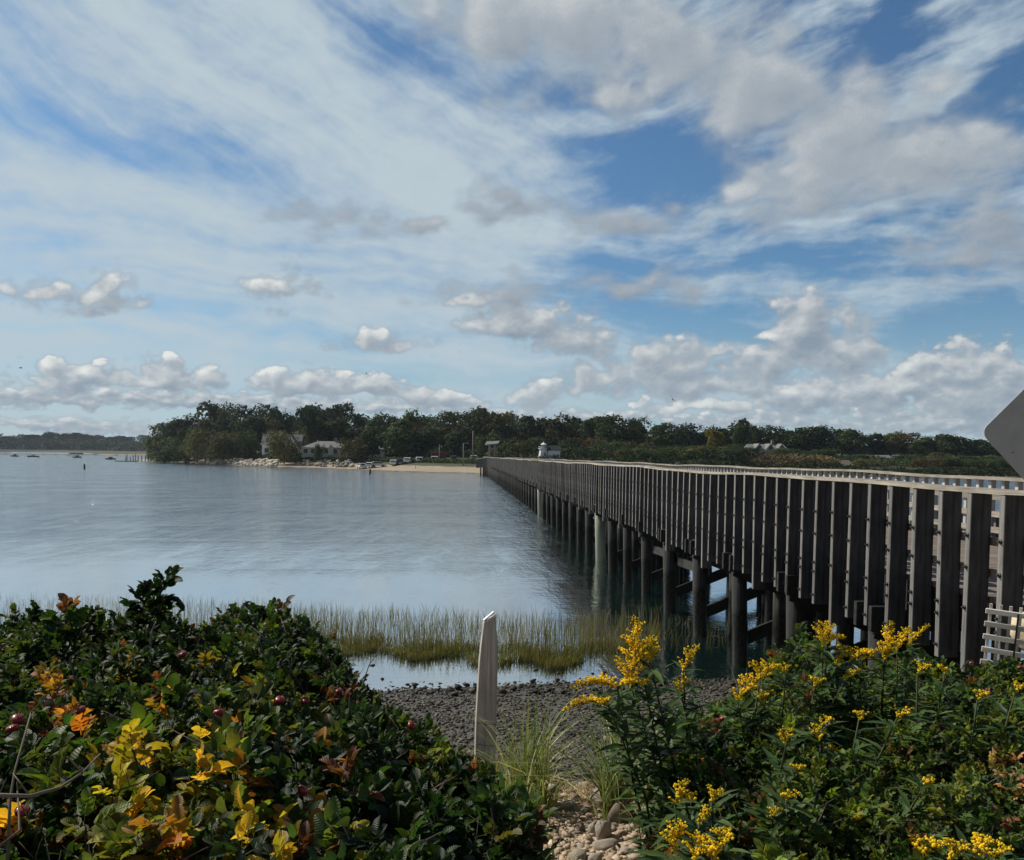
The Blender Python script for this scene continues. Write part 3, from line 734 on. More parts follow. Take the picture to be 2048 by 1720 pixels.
def solo(*a, lab=None, **k):
    e = tree(*a, where='', group=G3, **k); e['label'] = lab
solo(568, 854, 276, 50, 7, 'olive', lab='olive-brown bushy tree in front of the white gabled house')
solo(455, 868, 308, 50, 6, 'olive', lab='olive shrubby tree on the bank above the stairs')
solo(375, 872, 366, 60, 6, 'mid green', lab='leafy green tree hanging over the jetty end')
solo(640, 886, 270, 16, 6, 'dark green', lab='small dark tree against the hip-roofed building')
solo(706, 868, 262, 48, 7, 'olive', lab='rounded olive tree hiding the middle of the hip-roofed building')
solo(745, 862, 266, 50, 2, 'mid green', lab='green tree between the building and the parked cars')
solo(800, 848, 256, 90, 3, 'mid green', lab='broad green tree behind the left parked cars')
solo(850, 862, 258, 70, 1, 'dark green', lab='dark broad tree behind the middle of the car park')
solo(905, 868, 250, 52, 0, 'dark green', lab='dark tree behind the maroon trailer')
solo(1035, 876, 222, 64, 7, 'olive', lab='olive spreading tree just right of the beach shelter')
solo(1430, 862, 232, 40, 1, 'yellowish', lab='yellow-green autumn tree left of the grey shingled house')
solo(617, 812, 300, 36, 5, 'dark green', lab='open-crowned tree sticking up above the left skyline')
solo(1484, 848, 262, 44, 5, 'dark green', lab='thin open-crowned tree rising left of the grey shingled house')
solo(1178, 838, 262, 18, 5, 'dark green', lab='small pointed tree tip above the skyline behind the lighthouse')

# ---- bank plants, hedge and reeds as masses
def brush(name, pts, hgt, dens, matr, label, cat, size=.28, zf=None):
    """pts: list of (x, y, half depth)"""
    P_, S_, H_ = [], [], []
    for (x0, y0, w0), (x1, y1, w1) in zip(pts[:-1], pts[1:]):
        n = int(math.hypot(x1 - x0, y1 - y0) * dens); t_ = rng.random(n)
        x = x0 + (x1 - x0) * t_ + rng.normal(0, .4, n); y = y0 + (y1 - y0) * t_ + rng.uniform(-1, 1, n) * (w0 + (w1 - w0) * t_)
        z = (zf or land_z)(x, y); hh = hgt * (.55 + .45 * (.5 + fbm(x / 3.5, y / 3.5, 3, seed=55))) * rng.random(n) ** .6 * 1.25
        P_.append(np.stack([x, y, z + hh], -1))
    p = np.concatenate(P_); n = len(p)
    nrm = rng.normal(size=(n, 3)); nrm[:, 2] += .6; nrm /= np.linalg.norm(nrm, axis=1)[:, None]
    t1 = np.cross(nrm, rng.normal(size=(n, 3))); t1 /= np.linalg.norm(t1, axis=1)[:, None]; t2 = np.cross(nrm, t1); s_ = rng.uniform(.6, 1.3, (n, 1)) * size
    V = np.stack([p - t1 * s_, p - t2 * s_, p + t1 * s_, p + t2 * s_], 1).reshape(-1, 3)
    tint = np.repeat(rng.uniform(0, 1, n), 4)[:, None] * np.ones((1, 3))
    return tag(npmesh(name, V, np.arange(4 * n).reshape(n, 4), matr, col=tint), label, cat, kind='stuff')
brush_z = land_z
def along(pxs, dY, w_):
    out = []
    for px in pxs:
        x0 = W(px, hor(px), 300); dirx = x0.x / x0.y
        # march from the water inland until dY metres behind the shoreline
        y = 180.0
        while y < 500 and float(shore_dist(np.array([dirx * y]), np.array([y]))[0]) < dY: y += 2
        out.append((dirx * y, y, w_))
    return out
brush('undergrowth', along([300, 330, 400, 500, 560, 600], 12, 5), 2.6, 80, FM['dark green'], 'dark green bank bushes above the boulders on the point', 'undergrowth')
brush('undergrowth', along([690, 780, 860, 940, 965], 16, 3), 1.1, 90, FM['mid green'], 'low green bank plants between the beach and the parked cars', 'undergrowth', .2)
brush('undergrowth', along([980, 1100, 1250, 1400, 1485], 14, 6), 2.8, 75, FM['dark green'], 'dark shore bushes just above the bridge rail around the lighthouse', 'undergrowth')
brush('undergrowth', along([1700, 1900, 2048, 2300], 22, 6), 2.0, 75, FM['dark green'], 'dark shore bushes above the rail at the right', 'undergrowth')
brush('undergrowth', along([980, 1100, 1250, 1400, 1500, 1700, 1900, 2048, 2300], 4, 4), 1.2, 90, FM['dark green'], 'low dark bushes at the waterline behind the bridge rail', 'undergrowth')
brush('hedge', along([760, 860, 965], 46, 2.5), 2.4, 110, FM['dark green'], 'dark hedge behind the row of parked cars', 'hedge')
brush('hedge', along([600, 650, 700, 760], 14, 4), 1.0, 90, FM['dark green'], 'dark hedge below the hip-roofed building', 'hedge')
brush('reeds', along([1490, 1560, 1635], 13, 5), 1.3, 200, simple('dry_reeds', (.16, .12, .05), .9, var=.5, bump=0), 'golden brown reeds on the bank below the shingled house', 'reeds', .2)
brush('reeds', along([1632, 1672], 12, 4), 1.4, 200, simple('pale_reeds', (.20, .155, .065), .9, var=.5, bump=0), 'small patch of golden reeds left of the brown hut', 'reeds', .2)

# ---- boulders on the point
M_BOULD = simple('pale_boulder', (.58, .53, .44), .9, var=.3, scale=1.2); M_BOULD2 = simple('grey_boulder', (.22, .20, .175), .9, var=.4, scale=1.2)
def rock_mesh(seed, material, sub=ICO2, rough=.22, name='boulder'):
    v = sub[0].copy(); r = np.random.default_rng(seed); o = r.uniform(0, 50)
    k = 1 + rough * (perlin(v[:, 0] * 1.3 + o, v[:, 1] * 1.3 + v[:, 2] * .9, seed) + .45 * perlin(v[:, 0] * 3 + o, v[:, 1] * 3 - v[:, 2] * 2.4, seed + 1))
    v = v * k[:, None]
    for _ in range(4):      # a few flattened facets
        d = r.normal(size=3); d /= np.linalg.norm(d); h = v @ d; m_ = h > .72; v[m_] -= np.outer(h[m_] - .72, d) * .85
    ob = npmesh(name, v, sub[1], material, smooth=True); me_ = ob.data; bpy.data.objects.remove(ob); return me_
bm_ = [rock_mesh(s_, M_BOULD) for s_ in range(4)]; bm2 = [rock_mesh(s_ + 10, M_BOULD2) for s_ in range(3)]
def revet(pa, pb, n, mats_, d0, d1, size, label, group):
    for i in range(n):
        px = rnd.uniform(pa, pb); f = rnd.random(); (x, y, _), = along([px], d0 + (d1 - d0) * f, 0)
        o = link('boulder', rnd.choice(mats_)); s_ = rnd.uniform(*size)
        o.location = (x, y, on_land(x, y) + s_ * .2 + .9 * f); o.scale = (s_ * rnd.uniform(.8, 1.5), s_, s_ * rnd.uniform(.6, .95)); o.rotation_euler = (rnd.uniform(-.4, .4), rnd.uniform(-.4, .4), rnd.uniform(0, 6))
        tag(o, label, 'boulder', group)
revet(368, 556, 200, bm_, 0.5, 8, (.35, .95), 'pale boulder in the bright rock bank along the tip of the point', 'pale boulders banked along the point')
revet(608, 705, 80, bm2 + bm_[:1], 3, 9, (.35, .8), 'grey boulder in the darker rock bank below the hip-roofed building', 'grey boulders below the hip-roofed building')

# ---- houses and other things on the far shore
M_CLAP = simple('cream_clapboard', (.50, .47, .40), .8, var=.1); M_WHITE = simple('white_paint', (.74, .75, .76), .6, var=.06, bump=.05)
M_ROOFG = simple('grey_shingle', (.17, .175, .175), .9, scale=2); M_SHING = simple('grey_wall_shingle', (.20, .195, .18), .9, scale=2)
M_ROOFB = simple('brown_shingle', (.12, .09, .075), .9, scale=2); M_ROOFD = simple('black_roof', (.03, .03, .035), .8); M_GLASS = simple('dark_glass', (.02, .025, .03), .15, var=.1, bump=0, spec=.6)
M_MAROON = simple('maroon_paint', (.12, .025, .03), .6, bump=0); M_DARK = simple('dark_timber', (.05, .045, .04), .9); M_POLE = simple('grey_pole', (.28, .25, .21), .9)
def house(name, px0, px1, ybase, ywall, yroof, Y, label, wallm, roofm, hip=True, windows=4, depth=8, cat='house', chimney=False, zb=None, dormers=0, porch=False):
    a, b_ = W(px0, ybase, Y), W(px1, ybase, Y); zb = a.z if zb is None else zb; x0, x1 = a.x, b_.x; wd = x1 - x0
    zw = W((px0 + px1) / 2, ywall, Y).z; zr = W((px0 + px1) / 2, yroof, Y).z
    e = empty(name, ((x0 + x1) / 2, Y + depth / 2, zb), 0, label, cat)
    m1 = MB(); m1.box((0, 0, (zw - zb) / 2 - 1), (wd, depth, zw - zb + 2)); m1.build('wall', wallm, e)
    m2 = MB(); ov = .5; hw, hd = wd / 2 + ov, depth / 2 + ov; zh = zw - zb; rh = zr - zb; ins = min(hw * .8, hd) if hip else 0
    m2.add([(-hw, -hd, zh), (hw, -hd, zh), (hw, hd, zh), (-hw, hd, zh), (-hw + ins, 0, rh), (hw - ins, 0, rh)], [(0, 1, 5, 4), (1, 2, 5), (2, 3, 4, 5), (3, 0, 4), (3, 2, 1, 0)]); rf = m2.build('roof', roofm, e)
    if chimney: c = MB(); c.box((wd * .22, 0, rh + .2), (.8, .8, 2.0)); c.build('chimney', M_SHING, rf)
    for k in range(windows):
        xx = -wd / 2 + wd * (k + .5) / windows; ww = min(1.5, wd / windows * .6)
        f = MB(); f.box((xx, -depth / 2 - .03, zh * .52), (ww + .25, .06, min(1.6, zh * .6) + .25)); fo = f.build('window', M_WHITE, e)
        g = MB(); g.box((xx, -depth / 2 - .07, zh * .52), (ww, .03, min(1.6, zh * .6))); g.build('pane', M_GLASS, fo)
    for k in range(dormers):
        xx = -wd / 2 + wd * (k + .5) / dormers; dw = wd / dormers * .62; g = MB()
        g.prism([(xx - dw / 2, zh - .2), (xx + dw / 2, zh - .2), (xx + dw / 2, zh + .6), (xx, rh * .96), (xx - dw / 2, zh + .6)], -depth / 2 - .4, 0); g.build('dormer', wallm, e)
        g = MB(); g.prism([(xx - dw / 2 - .25, zh + .45), (xx + dw / 2 + .25, zh + .45), (xx, rh * .96 + .3)], -depth / 2 - .25, .3); g.build('dormer_roof', roofm, e)
        g = MB(); g.box((xx, -depth / 2 - .44, zh + .9), (.9, .06, 1.0)); g.build('window', M_GLASS, e)
    if porch:
        g = MB(); g.box((0, -depth / 2 - 1.2, zh * .5), (wd, 2.4, .18)); 
        for k in range(7): g.box((-wd / 2 + wd * k / 6, -depth / 2 - 2.2, zh * .25 - .3), (.2, .2, zh * .5 + .5))
        g.build('porch', M_WHITE, e)
    return e
h1 = house('long_building', 604, 692, 910, 895, 882, 278, 'long cream single-storey building with grey hip roof and bay windows', M_CLAP, M_ROOFG, True, 6, 9, 'building', True)
b = MB(); b.prism([(10 * .144, 0), (22 * .144, 0), (22 * .144, 2.2), (16 * .144, 3.6), (10 * .144, 2.2)], -5.6, -3.8); b.build('bay', M_CLAP, h1)
house('long_building', 716, 764, 912, 898, 884, 276, 'right wing of the cream building with steep grey roof, partly behind a tree', M_CLAP, M_ROOFG, True, 3, 9, 'building')
house('white_house', 524, 600, 912, 890, 868, 300, 'white gabled house mostly hidden behind brownish tree on the point', M_WHITE, M_ROOFG, False, 4, 8, dormers=2)
house('shingled_house', 1506, 1574, 915, 901, 888, 250, 'large grey shingled house with three gables and white porch', M_SHING, M_ROOFG, False, 5, 9, dormers=3, porch=True, chimney=True)
house('brown_hut', 1668, 1704, 938, 931, 920, 219, 'low brown-roofed hut at the water beside golden reeds', M_SHING, M_ROOFB, False, 2, 6, 'hut')
house('pale_house', 1757, 1785, 938, 921, 910, 240, 'small pale house with gable half hidden by trees right of the hut', M_CLAP, M_ROOFG, False, 2, 6)
house('white_shed', 1823, 1838, 946, 939, 935, 228, 'tiny white shed by the shore near the grey pole', M_WHITE, M_ROOFG, False, 1, 3, 'shed')
house('grey_house', 1790, 1822, 938, 926, 920, 246, 'dim grey house with dark roof between pale house and white shed', M_SHING, M_ROOFD, False, 2, 6)
# lighthouse
def lighthouse():
    Y = 212; p = W(1087, 921, Y); zb = on_land(p.x, Y); top = W(1087, 886, Y).z; k = 1 / F * Y
    e = empty('lighthouse', (p.x, Y, zb), 0, 'small white tapered lighthouse tower with attached white keeper house', 'lighthouse')
    hh = top - zb; b = MB(); b.tube([(0, 0, -.5), (0, 0, hh * .72)], [1.75, 1.0], 8, smooth=False); b.build('tower', M_WHITE, e)
    b = MB(); b.tube([(0, 0, hh * .72), (0, 0, hh * .75)], [1.35, 1.35], 8, smooth=False)
    for q in range(8): t_ = q * math.pi / 4; b.box((1.25 * math.cos(t_), 1.25 * math.sin(t_), hh * .79), (.07, .07, .55))
    b.tube([(0, 0, hh * .832), (0, 0, hh * .842)], [1.3, 1.3], 8, smooth=False); b.build('gallery', M_WHITE, e)
    b = MB(); b.tube([(0, 0, hh * .75), (0, 0, hh * .93)], [.72, .72], 8, smooth=False); l_ = b.build('lantern', M_WHITE, e)
    b = MB()
    for q in range(8): t_ = q * math.pi / 4 + math.pi / 8; b.box((.68 * math.cos(t_), .68 * math.sin(t_), hh * .86), (.1, .34, .6), rz=t_)
    b.build('lantern_glass', M_GLASS, l_)
    b = MB(); b.tube([(0, 0, hh * .93), (0, 0, hh * 1.02), (0, 0, hh * 1.06)], [.85, .1, .03], 8, smooth=False); b.build('lantern_roof', M_WHITE, e)
    for zz in (.22, .48): b = MB(); b.box((.15, -1.62 + zz * .95, hh * zz), (.45, .12, .7)); b.build('window', M_GLASS, e)
    wx = 24 * k; zz = W(1105, 901, Y).z - zb; b = MB(); b.box((1.0 + wx / 2, 0, zz / 2 - .3), (wx, 3.2, zz + .6)); b.prism([(1.0, zz), (1.0 + wx, zz), (1.0 + wx, zz + .02)], -1.6, 1.6)
    b.add([(1 + wx, -1.6, zz), (1 + wx, 1.6, zz), (1 + wx, 0, zz + 1.15)], [(0, 1, 2)]); b.build('house_wall', M_WHITE, e)
    b = MB(); b.add([(.8, -1.8, zz - .08), (1.1 + wx, -1.8, zz - .08), (1.1 + wx, 1.8, zz - .08), (.8, 1.8, zz - .08), (.8, 0, zz + 1.3), (1.1 + wx, 0, zz + 1.3)], [(0, 1, 5, 4), (2, 3, 4, 5), (1, 2, 5), (3, 0, 4), (3, 2, 1, 0)]); b.build('house_roof', M_ROOFD, e)
    for q in (.52, .8): b = MB(); b.box((1 + wx * q, -1.62, zz * .62), (.5, .08, .8)); b.build('window', M_GLASS, e)
lighthouse()
def pavilion():
    Y = 211; a, b_ = W(969, 890, Y), W(1000, 890, Y); zb = on_land(a.x, Y)
    e = empty('beach_shelter', ((a.x + b_.x) / 2, Y, zb), 0, 'open shelter with slanted grey roof on pale posts above the bridge end', 'shelter'); z0 = W(985, 889, Y).z - zb; z1 = W(985, 881, Y).z - zb; w_ = (b_.x - a.x) / 2
    b = MB(); b.add([(-w_, -2, z0 - .1), (w_ * .7, -2, z0 + .3), (w_, 2, z1), (-w_ * .7, 2, z1 - .2), (-w_, -2, z0 - .35), (w_ * .7, -2, z0 + .05), (w_, 2, z1 - .25), (-w_ * .7, 2, z1 - .45)], [(0, 1, 2, 3), (7, 6, 5, 4), (0, 4, 5, 1), (1, 5, 6, 2), (2, 6, 7, 3), (3, 7, 4, 0)]); b.build('roof', M_ROOFG, e)
    for q in ((-.9, -1.2), (.5, -1.2), (-.5, 1.5), (.9, 1.5)): b = MB(); b.box((q[0], q[1], z0 / 2), (.3, .3, z0)); b.build('post', M_POLE, e)
    b = MB(); b.box((-.2, -1.2, z0 * .78), (1.2, .2, .5)); b.build('beam', M_POLE, e)
pavilion()
def pole(px, ytop, Y, label, arm=0, r_=.10, cat='pole', name='pole'):
    p = W(px, ytop, Y); zb = on_land(p.x, Y); e = empty(name, (p.x, Y, zb), 0, label, cat); h = p.z - zb
    b = MB(); b.tube([(0, 0, -.5), (0, 0, h)], [r_ * 1.2, r_ * .8], 8); b.build('mast', M_POLE, e)
    if arm: b = MB(); b.tube([(0, 0, h - .3), (arm * .5, 0, h), (arm, 0, h)], .05, 6); a_ = b.build('arm', M_POLE, e); b = MB(); b.box((arm + .2, 0, h - .03), (.7, .3, .16), bev=.04); b.build('lamp_head', M_POLE, a_)
    else: b = MB(); b.tube([(0, 0, h), (0, 0, h + .06)], [r_ * .95, r_ * .3], 8); b.build('cap', M_POLE, e)
pole(927, 886, 214, 'pale street lamp pole with short arm left of the beach shelter', .9, .13, 'street lamp', 'street_lamp')
pole(879, 889, 240, 'thin grey pole behind the maroon trailer')
pole(946, 862, 232, 'tall bare grey pole standing before the trees right of the lamp', r_=.14)
pole(1867, 920, 232, 'upright grey pole on the far shore right of the white shed', r_=.14)
pole(831, 928, 219, 'short stick standing in the sand of the far beach', r_=.07)
pole(1405, 917.5, 206, 'short pale post at the far shore seen over the rail', r_=.1) if False else None
# cars
def car_parts(colr):
    m_ = simple('car_paint', colr, .3, var=.04, bump=0, spec=.6); out = []
    b = MB(); b.prism([(-2.2, .35), (2.2, .35), (2.25, .8), (1.5, 1.0), (1.0, 1.5), (-1.2, 1.55), (-2.0, 1.05), (-2.25, .9)], -.88, .88); out.append(('body', b, m_))
    b = MB(); b.prism([(-1.75, 1.02), (1.35, 1.02), (.95, 1.42), (-1.15, 1.46)], -.90, .90); b.box((-1.86, 0, 1.22), (.5, 1.5, .34)); out.append(('windows', b, M_GLASS)); return out
def car(px, Y, colr, rz_a, label, cname='parked_car'):
    p = W(px, 915, Y); e = empty(cname, (p.x, Y, on_land(p.x, Y) + .02), rz_a, label, 'car', 'cars parked behind the far beach')
    for nm, b, m_ in car_parts(colr): b.build(nm, m_, e)
    for sx_ in (-1.35, 1.35):
        for sy_ in (-.8, .8):
            b = MB(); b.tube([(sx_, sy_ - .11, .33), (sx_, sy_ + .11, .33)], .33, 12); wh = b.build('wheel', M_ROOFD, e)
            b = MB(); s_ = 1 if sy_ > 0 else -1; b.tube([(sx_, sy_ + s_ * .112, .33), (sx_, sy_ + s_ * .125, .33)], .19, 8); b.build('rim', M_POLE, wh)
for px, colr, rz_a, lab in [(723, (.55, .55, .56), 1.9, 'silver car at the left end of the car park'), (741, (.62, .62, .62), 1.4, 'small white car second from the left in the lot'), (756, (.70, .70, .70), .2, 'white car parked third from the left beside the tree'),
    (788, (.68, .68, .67), 1.5, 'white car standing alone left of the dark blue one'), (802, (.04, .06, .09), 1.6, 'dark blue car between two white cars'), (816, (.72, .72, .72), 1.45, 'bright white car right of the dark blue one'), (838, (.72, .72, .70), 1.65, 'white car midway between dark blue car and trailer'),
    (870, (.60, .61, .62), 1.5, 'pale car in front of the maroon trailer'), (907, (.09, .09, .10), 1.6, 'dark car at the right end of the car park'), (948, (.50, .50, .50), 1.5, 'light vehicle near the bridge end left of the shelter')]:
    car(px, 236 + rnd.uniform(-1, 1), colr, rz_a, lab)
p = W(877, 915, 243); e = empty('trailer', (p.x, 243, on_land(p.x, 243)), 0, 'maroon box trailer with paler frame behind the parked cars', 'trailer')
b = MB(); b.box((0, 0, 1.5), (4.0, 2.0, 1.9)); b.build('body', M_MAROON, e)
M_PINK = simple('faded_red', (.30, .13, .13), .7, bump=0); b = MB()
for q in (-2.03, 2.03): b.box((q, -1.0, 1.5), (.14, .14, 2.1))
b.box((0, -1.0, 2.52), (4.2, .14, .14)); b.build('frame', M_PINK, e)
for q in (-1, 1): b = MB(); b.tube([(q, -1.05, .35), (q, -.85, .35)], .35, 10); b.build('wheel', M_ROOFD, e)
# dock, sea wall, white fence, stairs on the point
def dock():
    Y = 400; a, b_ = W(252, 917, Y), W(372, 917, Y); zd = 1.6; e = empty('dock', (a.x, Y, 0), 0, 'long dark dock on piles reaching left from the tip of the point', 'dock')
    L = b_.x - a.x; b = MB(); b.box((L / 2 + 9, 0, zd), (L - 18, 3, .3)); b.build('walkway', M_DARK, e)
    for k in range(22): 
        b = MB(); xx = L * k / 21 + rnd.uniform(-.5, .5); b.tube([(xx, -1.5, -3), (xx, -1.5, zd + rnd.choice([.3, 1.2, 1.6]))], .2, 8); b.build('pile', M_DARK, e)
    for k in range(8): b = MB(); xx = L * .42 + k * L * .07; b.box((xx, -1.55, zd + .75), (.12, .12, 1.2)); b.build('rail_post', M_DARK, e)
    b = MB(); b.box((L * .72, -1.55, zd + 1.3), (L * .5, .1, .12)); b.build('handrail', M_DARK, e)
    e = empty('floating_dock', (a.x + 6, 385, 0), 0, 'low floating dock lying in front of the long dock', 'floating dock'); b = MB(); b.box((0, 0, .15), (9, 3, .3)); b.build('float', M_DARK, e); b = MB(); b.box((0, 0, .33), (8.8, 2.8, .05)); b.build('deck', M_POLE, e)
    s_ = W(318, 920, 392); t_ = W(368, 920, 392); e = empty('sea_wall', (s_.x, 392, 0), 0, 'pale sea wall behind the dock piles', 'sea wall'); L = t_.x - s_.x; b = MB(); b.box((L / 2, 0, 1.1), (L, .8, 2.6)); b.build('wall', M_BOULD, e); b = MB(); b.box((L / 2, 0, 2.5), (L + .2, 1.1, .2)); b.build('coping', M_WHITE, e)
dock()
s_ = W(422, 908, 318); t_ = W(456, 908, 318); zg = on_land(s_.x, 318); e = empty('white_fence', (s_.x, 318, s_.z - 1.2), 0, 'white board fence at the top of the pale boulder bank', 'fence')
L = t_.x - s_.x
for a, b_ in ((0, .28), (.42, 1.0)): b = MB(); b.box((L * (a + b_) / 2, 0, 1.2), (L * (b_ - a), .12, 1.1)); b.build('panel', M_WHITE, e)
for k in range(6): b = MB(); b.box((L * k / 5, 0, .8), (.16, .16, 2.2)); b.build('post', M_WHITE, e)
s_ = W(436, 910, 312); e = empty('stairs', (s_.x, 312, 0), 0, 'narrow dark stairs running down the pale boulders', 'stairs')
zt = s_.z; b = MB()
for k in range(10): b.box((-k * .55, -k * .9, zt - k * (zt - .4) / 10), (1.4, .9, .08))
b.build('treads', M_DARK, e); b = MB()
for q in (-.7, .7): b.beam((q, 0, zt + .9), (q - 5.4, -9, 1.3), .1, .1)
b.build('handrail', M_DARK, e)
# pilings and birds
for px, py, hpx, lab in [(169, 938, 9, 'lone dark piling standing in the water far left'), (740, 948, 9, 'lone dark piling in the water in front of the beach')]:
    p = Wz(px, py, 0); b = MB(); b.tube([(0, 0, -2), (0, 0, hpx / F * p.y)], [.28, .22], 8); e = empty('piling', (p.x, p.y, 0), 0, lab, 'piling'); b.build('shaft', M_DARK, e)
    b = MB(); b.tube([(0, 0, hpx / F * p.y), (0, 0, hpx / F * p.y + .1)], [.24, .1], 8); b.build('cap', M_ROOFD, e)
M_BIRD = simple('gull_feathers', (.16, .16, .17), .9, bump=0)
def bird(px, py, Y, s_, bank, label):
    vs = []; b = MB()
    b.tube([(-.22, 0, 0), (-.1, 0, 0), (.08, 0, .0), (.2, 0, .02), (.27, 0, .02)], [.01, .05, .06, .035, .008], 8)
    b.add([(-.22, -.02, 0), (-.22, .02, 0), (-.33, .06, 0), (-.33, -.06, 0)], [(0, 1, 2, 3)])
    for sg in (-1, 1):
        w_ = [(.1, .03, .02), (-.08, .03, .02), (.14, .28, .14), (-.04, .28, .13), (.02, .62, .10), (-.08, .60, .09)]
        w_ = [(x, sg * y, z) for x, y, z in w_]; t_ = [(x, y, z + .012) for x, y, z in w_]
        b.add(w_ + t_, [(0, 1, 3, 2), (2, 3, 5, 4), (6, 8, 9, 7), (8, 10, 11, 9), (0, 2, 8, 6), (2, 4, 10, 8), (1, 7, 9, 3), (3, 9, 11, 5), (4, 5, 11, 10)])
    o = b.build('gull', M_BIRD); o.location = W(px, py, Y); o.scale = (s_,) * 3; o.rotation_euler = bank; tag(o, label, 'bird', None)
bird(1345, 799, 90, 1.0, (.9, .3, 1.2), 'gull flying above the trees right of the lighthouse')
bird(41, 736, 120, .9, (.2, .1, .3), 'tiny gull in the sky at the far left')
bird(733, 748, 130, .8, (.7, .2, 1.0), 'tiny gull flying before the low clouds above the long building')

# ---- the distant opposite shore with its houses and moored boats
def dist_z(x, y):
    d = np.asarray(y, float) - (1180 + .12 * np.asarray(x, float)) + 20 * fbm(np.asarray(x, float) / 90, np.asarray(y, float) / 90, 3, seed=33)
    return np.interp(d, [-40, 0, 3, 120, 500], [-4, 0, 2.2, 9, 20])
tag(grid_obj('distant_land', -1300, 500, 1120, 1900, 121, 60, dist_z, land_material()), kind='structure')
brush('undergrowth', [(W(-140, 905, 1205).x, 1215, 30), (W(345, 905, 1205).x, 1215, 30)], 11, 34, FM['dark green'], 'dark leafy bank along the distant opposite shore', 'undergrowth', 1.3, dist_z)
far_lab = 'distant blue-green tree on the opposite shore'
i = 0
for row, (Y, t0, wd) in enumerate(((1330, 0, 30), (1260, 9, 26), (1215, 19, 20))):
    for px in np.arange(-120, 345, 19 if row < 2 else 24):
        px2 = px + rnd.uniform(-7, 7); tops = float(np.interp(px2, [-120, 0, 50, 90, 140, 180, 230, 290, 320], [866, 870, 874, 871, 868, 873, 874, 875, 876])) + t0 + rnd.uniform(-2.5, 2.5)
        x = W(px2, 905, Y).x; zb = float(dist_z(np.array([x]), np.array([Y]))[0]); zt = W(px2, tops, Y).z
        per, trm = CROWNS[rnd.choice([0, 1, 2, 3, 4, 6])]; cl = rnd.choice(['dark green', 'dark green', 'mid green'])
        e = empty('tree', (x, Y, zb), rnd.uniform(0, 6), uniq(['distant skyline tree', 'distant middle-row tree', 'distant waterside tree'][row] + ', opposite shore, ' + next(t for a, t in ((20, 'above the leftmost house'), (62, 'above the wide low house'), (110, 'above the tall gable house'), (165, 'above the middle pale house'), (245, 'above the white house by the dock'), (999, 'right of the distant houses')) if px2 < a)), 'tree', ['skyline trees of the opposite shore', 'middle trees of the opposite shore', 'waterside trees of the opposite shore'][row])
        wdm = rnd.uniform(1.0, 1.5) * wd / F * Y; e.scale = (wdm, wdm, (zt - zb) * 1.07); link('crown', per[cl], e); link('trunk', trm, e)
for px0, px1, yb, yw, yr, lab in [(0, 15, 902, 893, 887, 'pale house at the left edge of the distant shore'), (31, 52, 902, 895, 890, 'second pale distant house, wide and low, near the left edge'), (70, 86, 901, 894, 887, 'distant house with tall gable right of the low wide one'), (138, 160, 905, 899, 893, 'distant pale house just above the moored boats'), (211, 236, 906, 900, 893, 'distant white house nearest the dock')]:
    house('house', px0, px1, yb, yw, yr, 1195, lab, M_CLAP, M_ROOFG, False, 3, 10)
M_HULL = simple('boat_hull', (.05, .055, .065), .5, bump=0); M_HULLW = simple('white_hull', (.72, .72, .72), .4, bump=0)
def boat(px, py, L, hullm, cabin, label, mast=0):
    p = Wz(px, py, 0); e = empty('moored_boat', (p.x, p.y, 0), rnd.uniform(-.4, .4), label, 'boat', 'boats moored before the distant shore'); b = MB(); h = L * .12
    o = [(-L / 2, -L * .14), (L * .2, -L * .16), (L / 2, 0), (L * .2, L * .16), (-L / 2, L * .14)]; n = len(o)
    vs = [(x * .92, y * .7, -.3) for x, y in o] + [(x, y, h) for x, y in o]; b.add(vs, [tuple(range(n))[::-1], tuple(range(n, 2 * n))] + [(k, (k + 1) % n, n + (k + 1) % n, n + k) for k in range(n)]); b.build('hull', hullm, e)
    b = MB(); b.box((-L * .05, 0, h + L * .07), (L * .3, L * .2, L * .14), bev=.1); c = b.build('cabin', M_HULLW if cabin else hullm, e); b = MB(); b.box((L * .11, 0, h + L * .09), (.05, L * .17, L * .07)); b.build('windscreen', M_GLASS, c)
    if mast: b = MB(); b.tube([(0, 0, h), (0, 0, h + mast)], .08, 6); b.build('mast', M_POLE, e)
bl = [(30, 913.2, 7, M_HULL, 0, 'dark boat at the far left of the bay, nearest the left edge'), (67, 914, 8, M_HULL, 1, 'low dark boat with pale cabin right of the far left one'), (110, 909.5, 6, M_HULLW, 1, 'small white boat close under the distant bank'), (140, 910.5, 8, M_HULLW, 1, 'white boat below the distant pale house'), (155, 915.5, 7, M_HULL, 0, 'dark boat nearest to us among the moored boats'),
    (128, 909.5, 6, M_HULLW, 1, 'tiny white boat left of the white one below the house'), (170, 910, 6, M_HULLW, 1, 'tiny white boat right of the dark near boat'), (190, 910.5, 7, M_HULLW, 1, 'white boat midway to the dock'), (222, 919, 6, M_HULL, 0, 'low dark boat just left of the floating dock'), (232, 911, 7, M_HULLW, 1, 'white boat behind the left end of the dock'), (241, 909.8, 6, M_HULLW, 1, 'tiny white boat directly above the floating dock'), (85, 909, 6, M_HULLW, 1, 'tiny white boat below the distant tall gable house'), (8, 908.5, 7, M_HULLW, 1, 'white boat at the very left edge')]
for px, py, L, hm, cb, lab in bl: boat(px, py, L, hm, cb, lab)


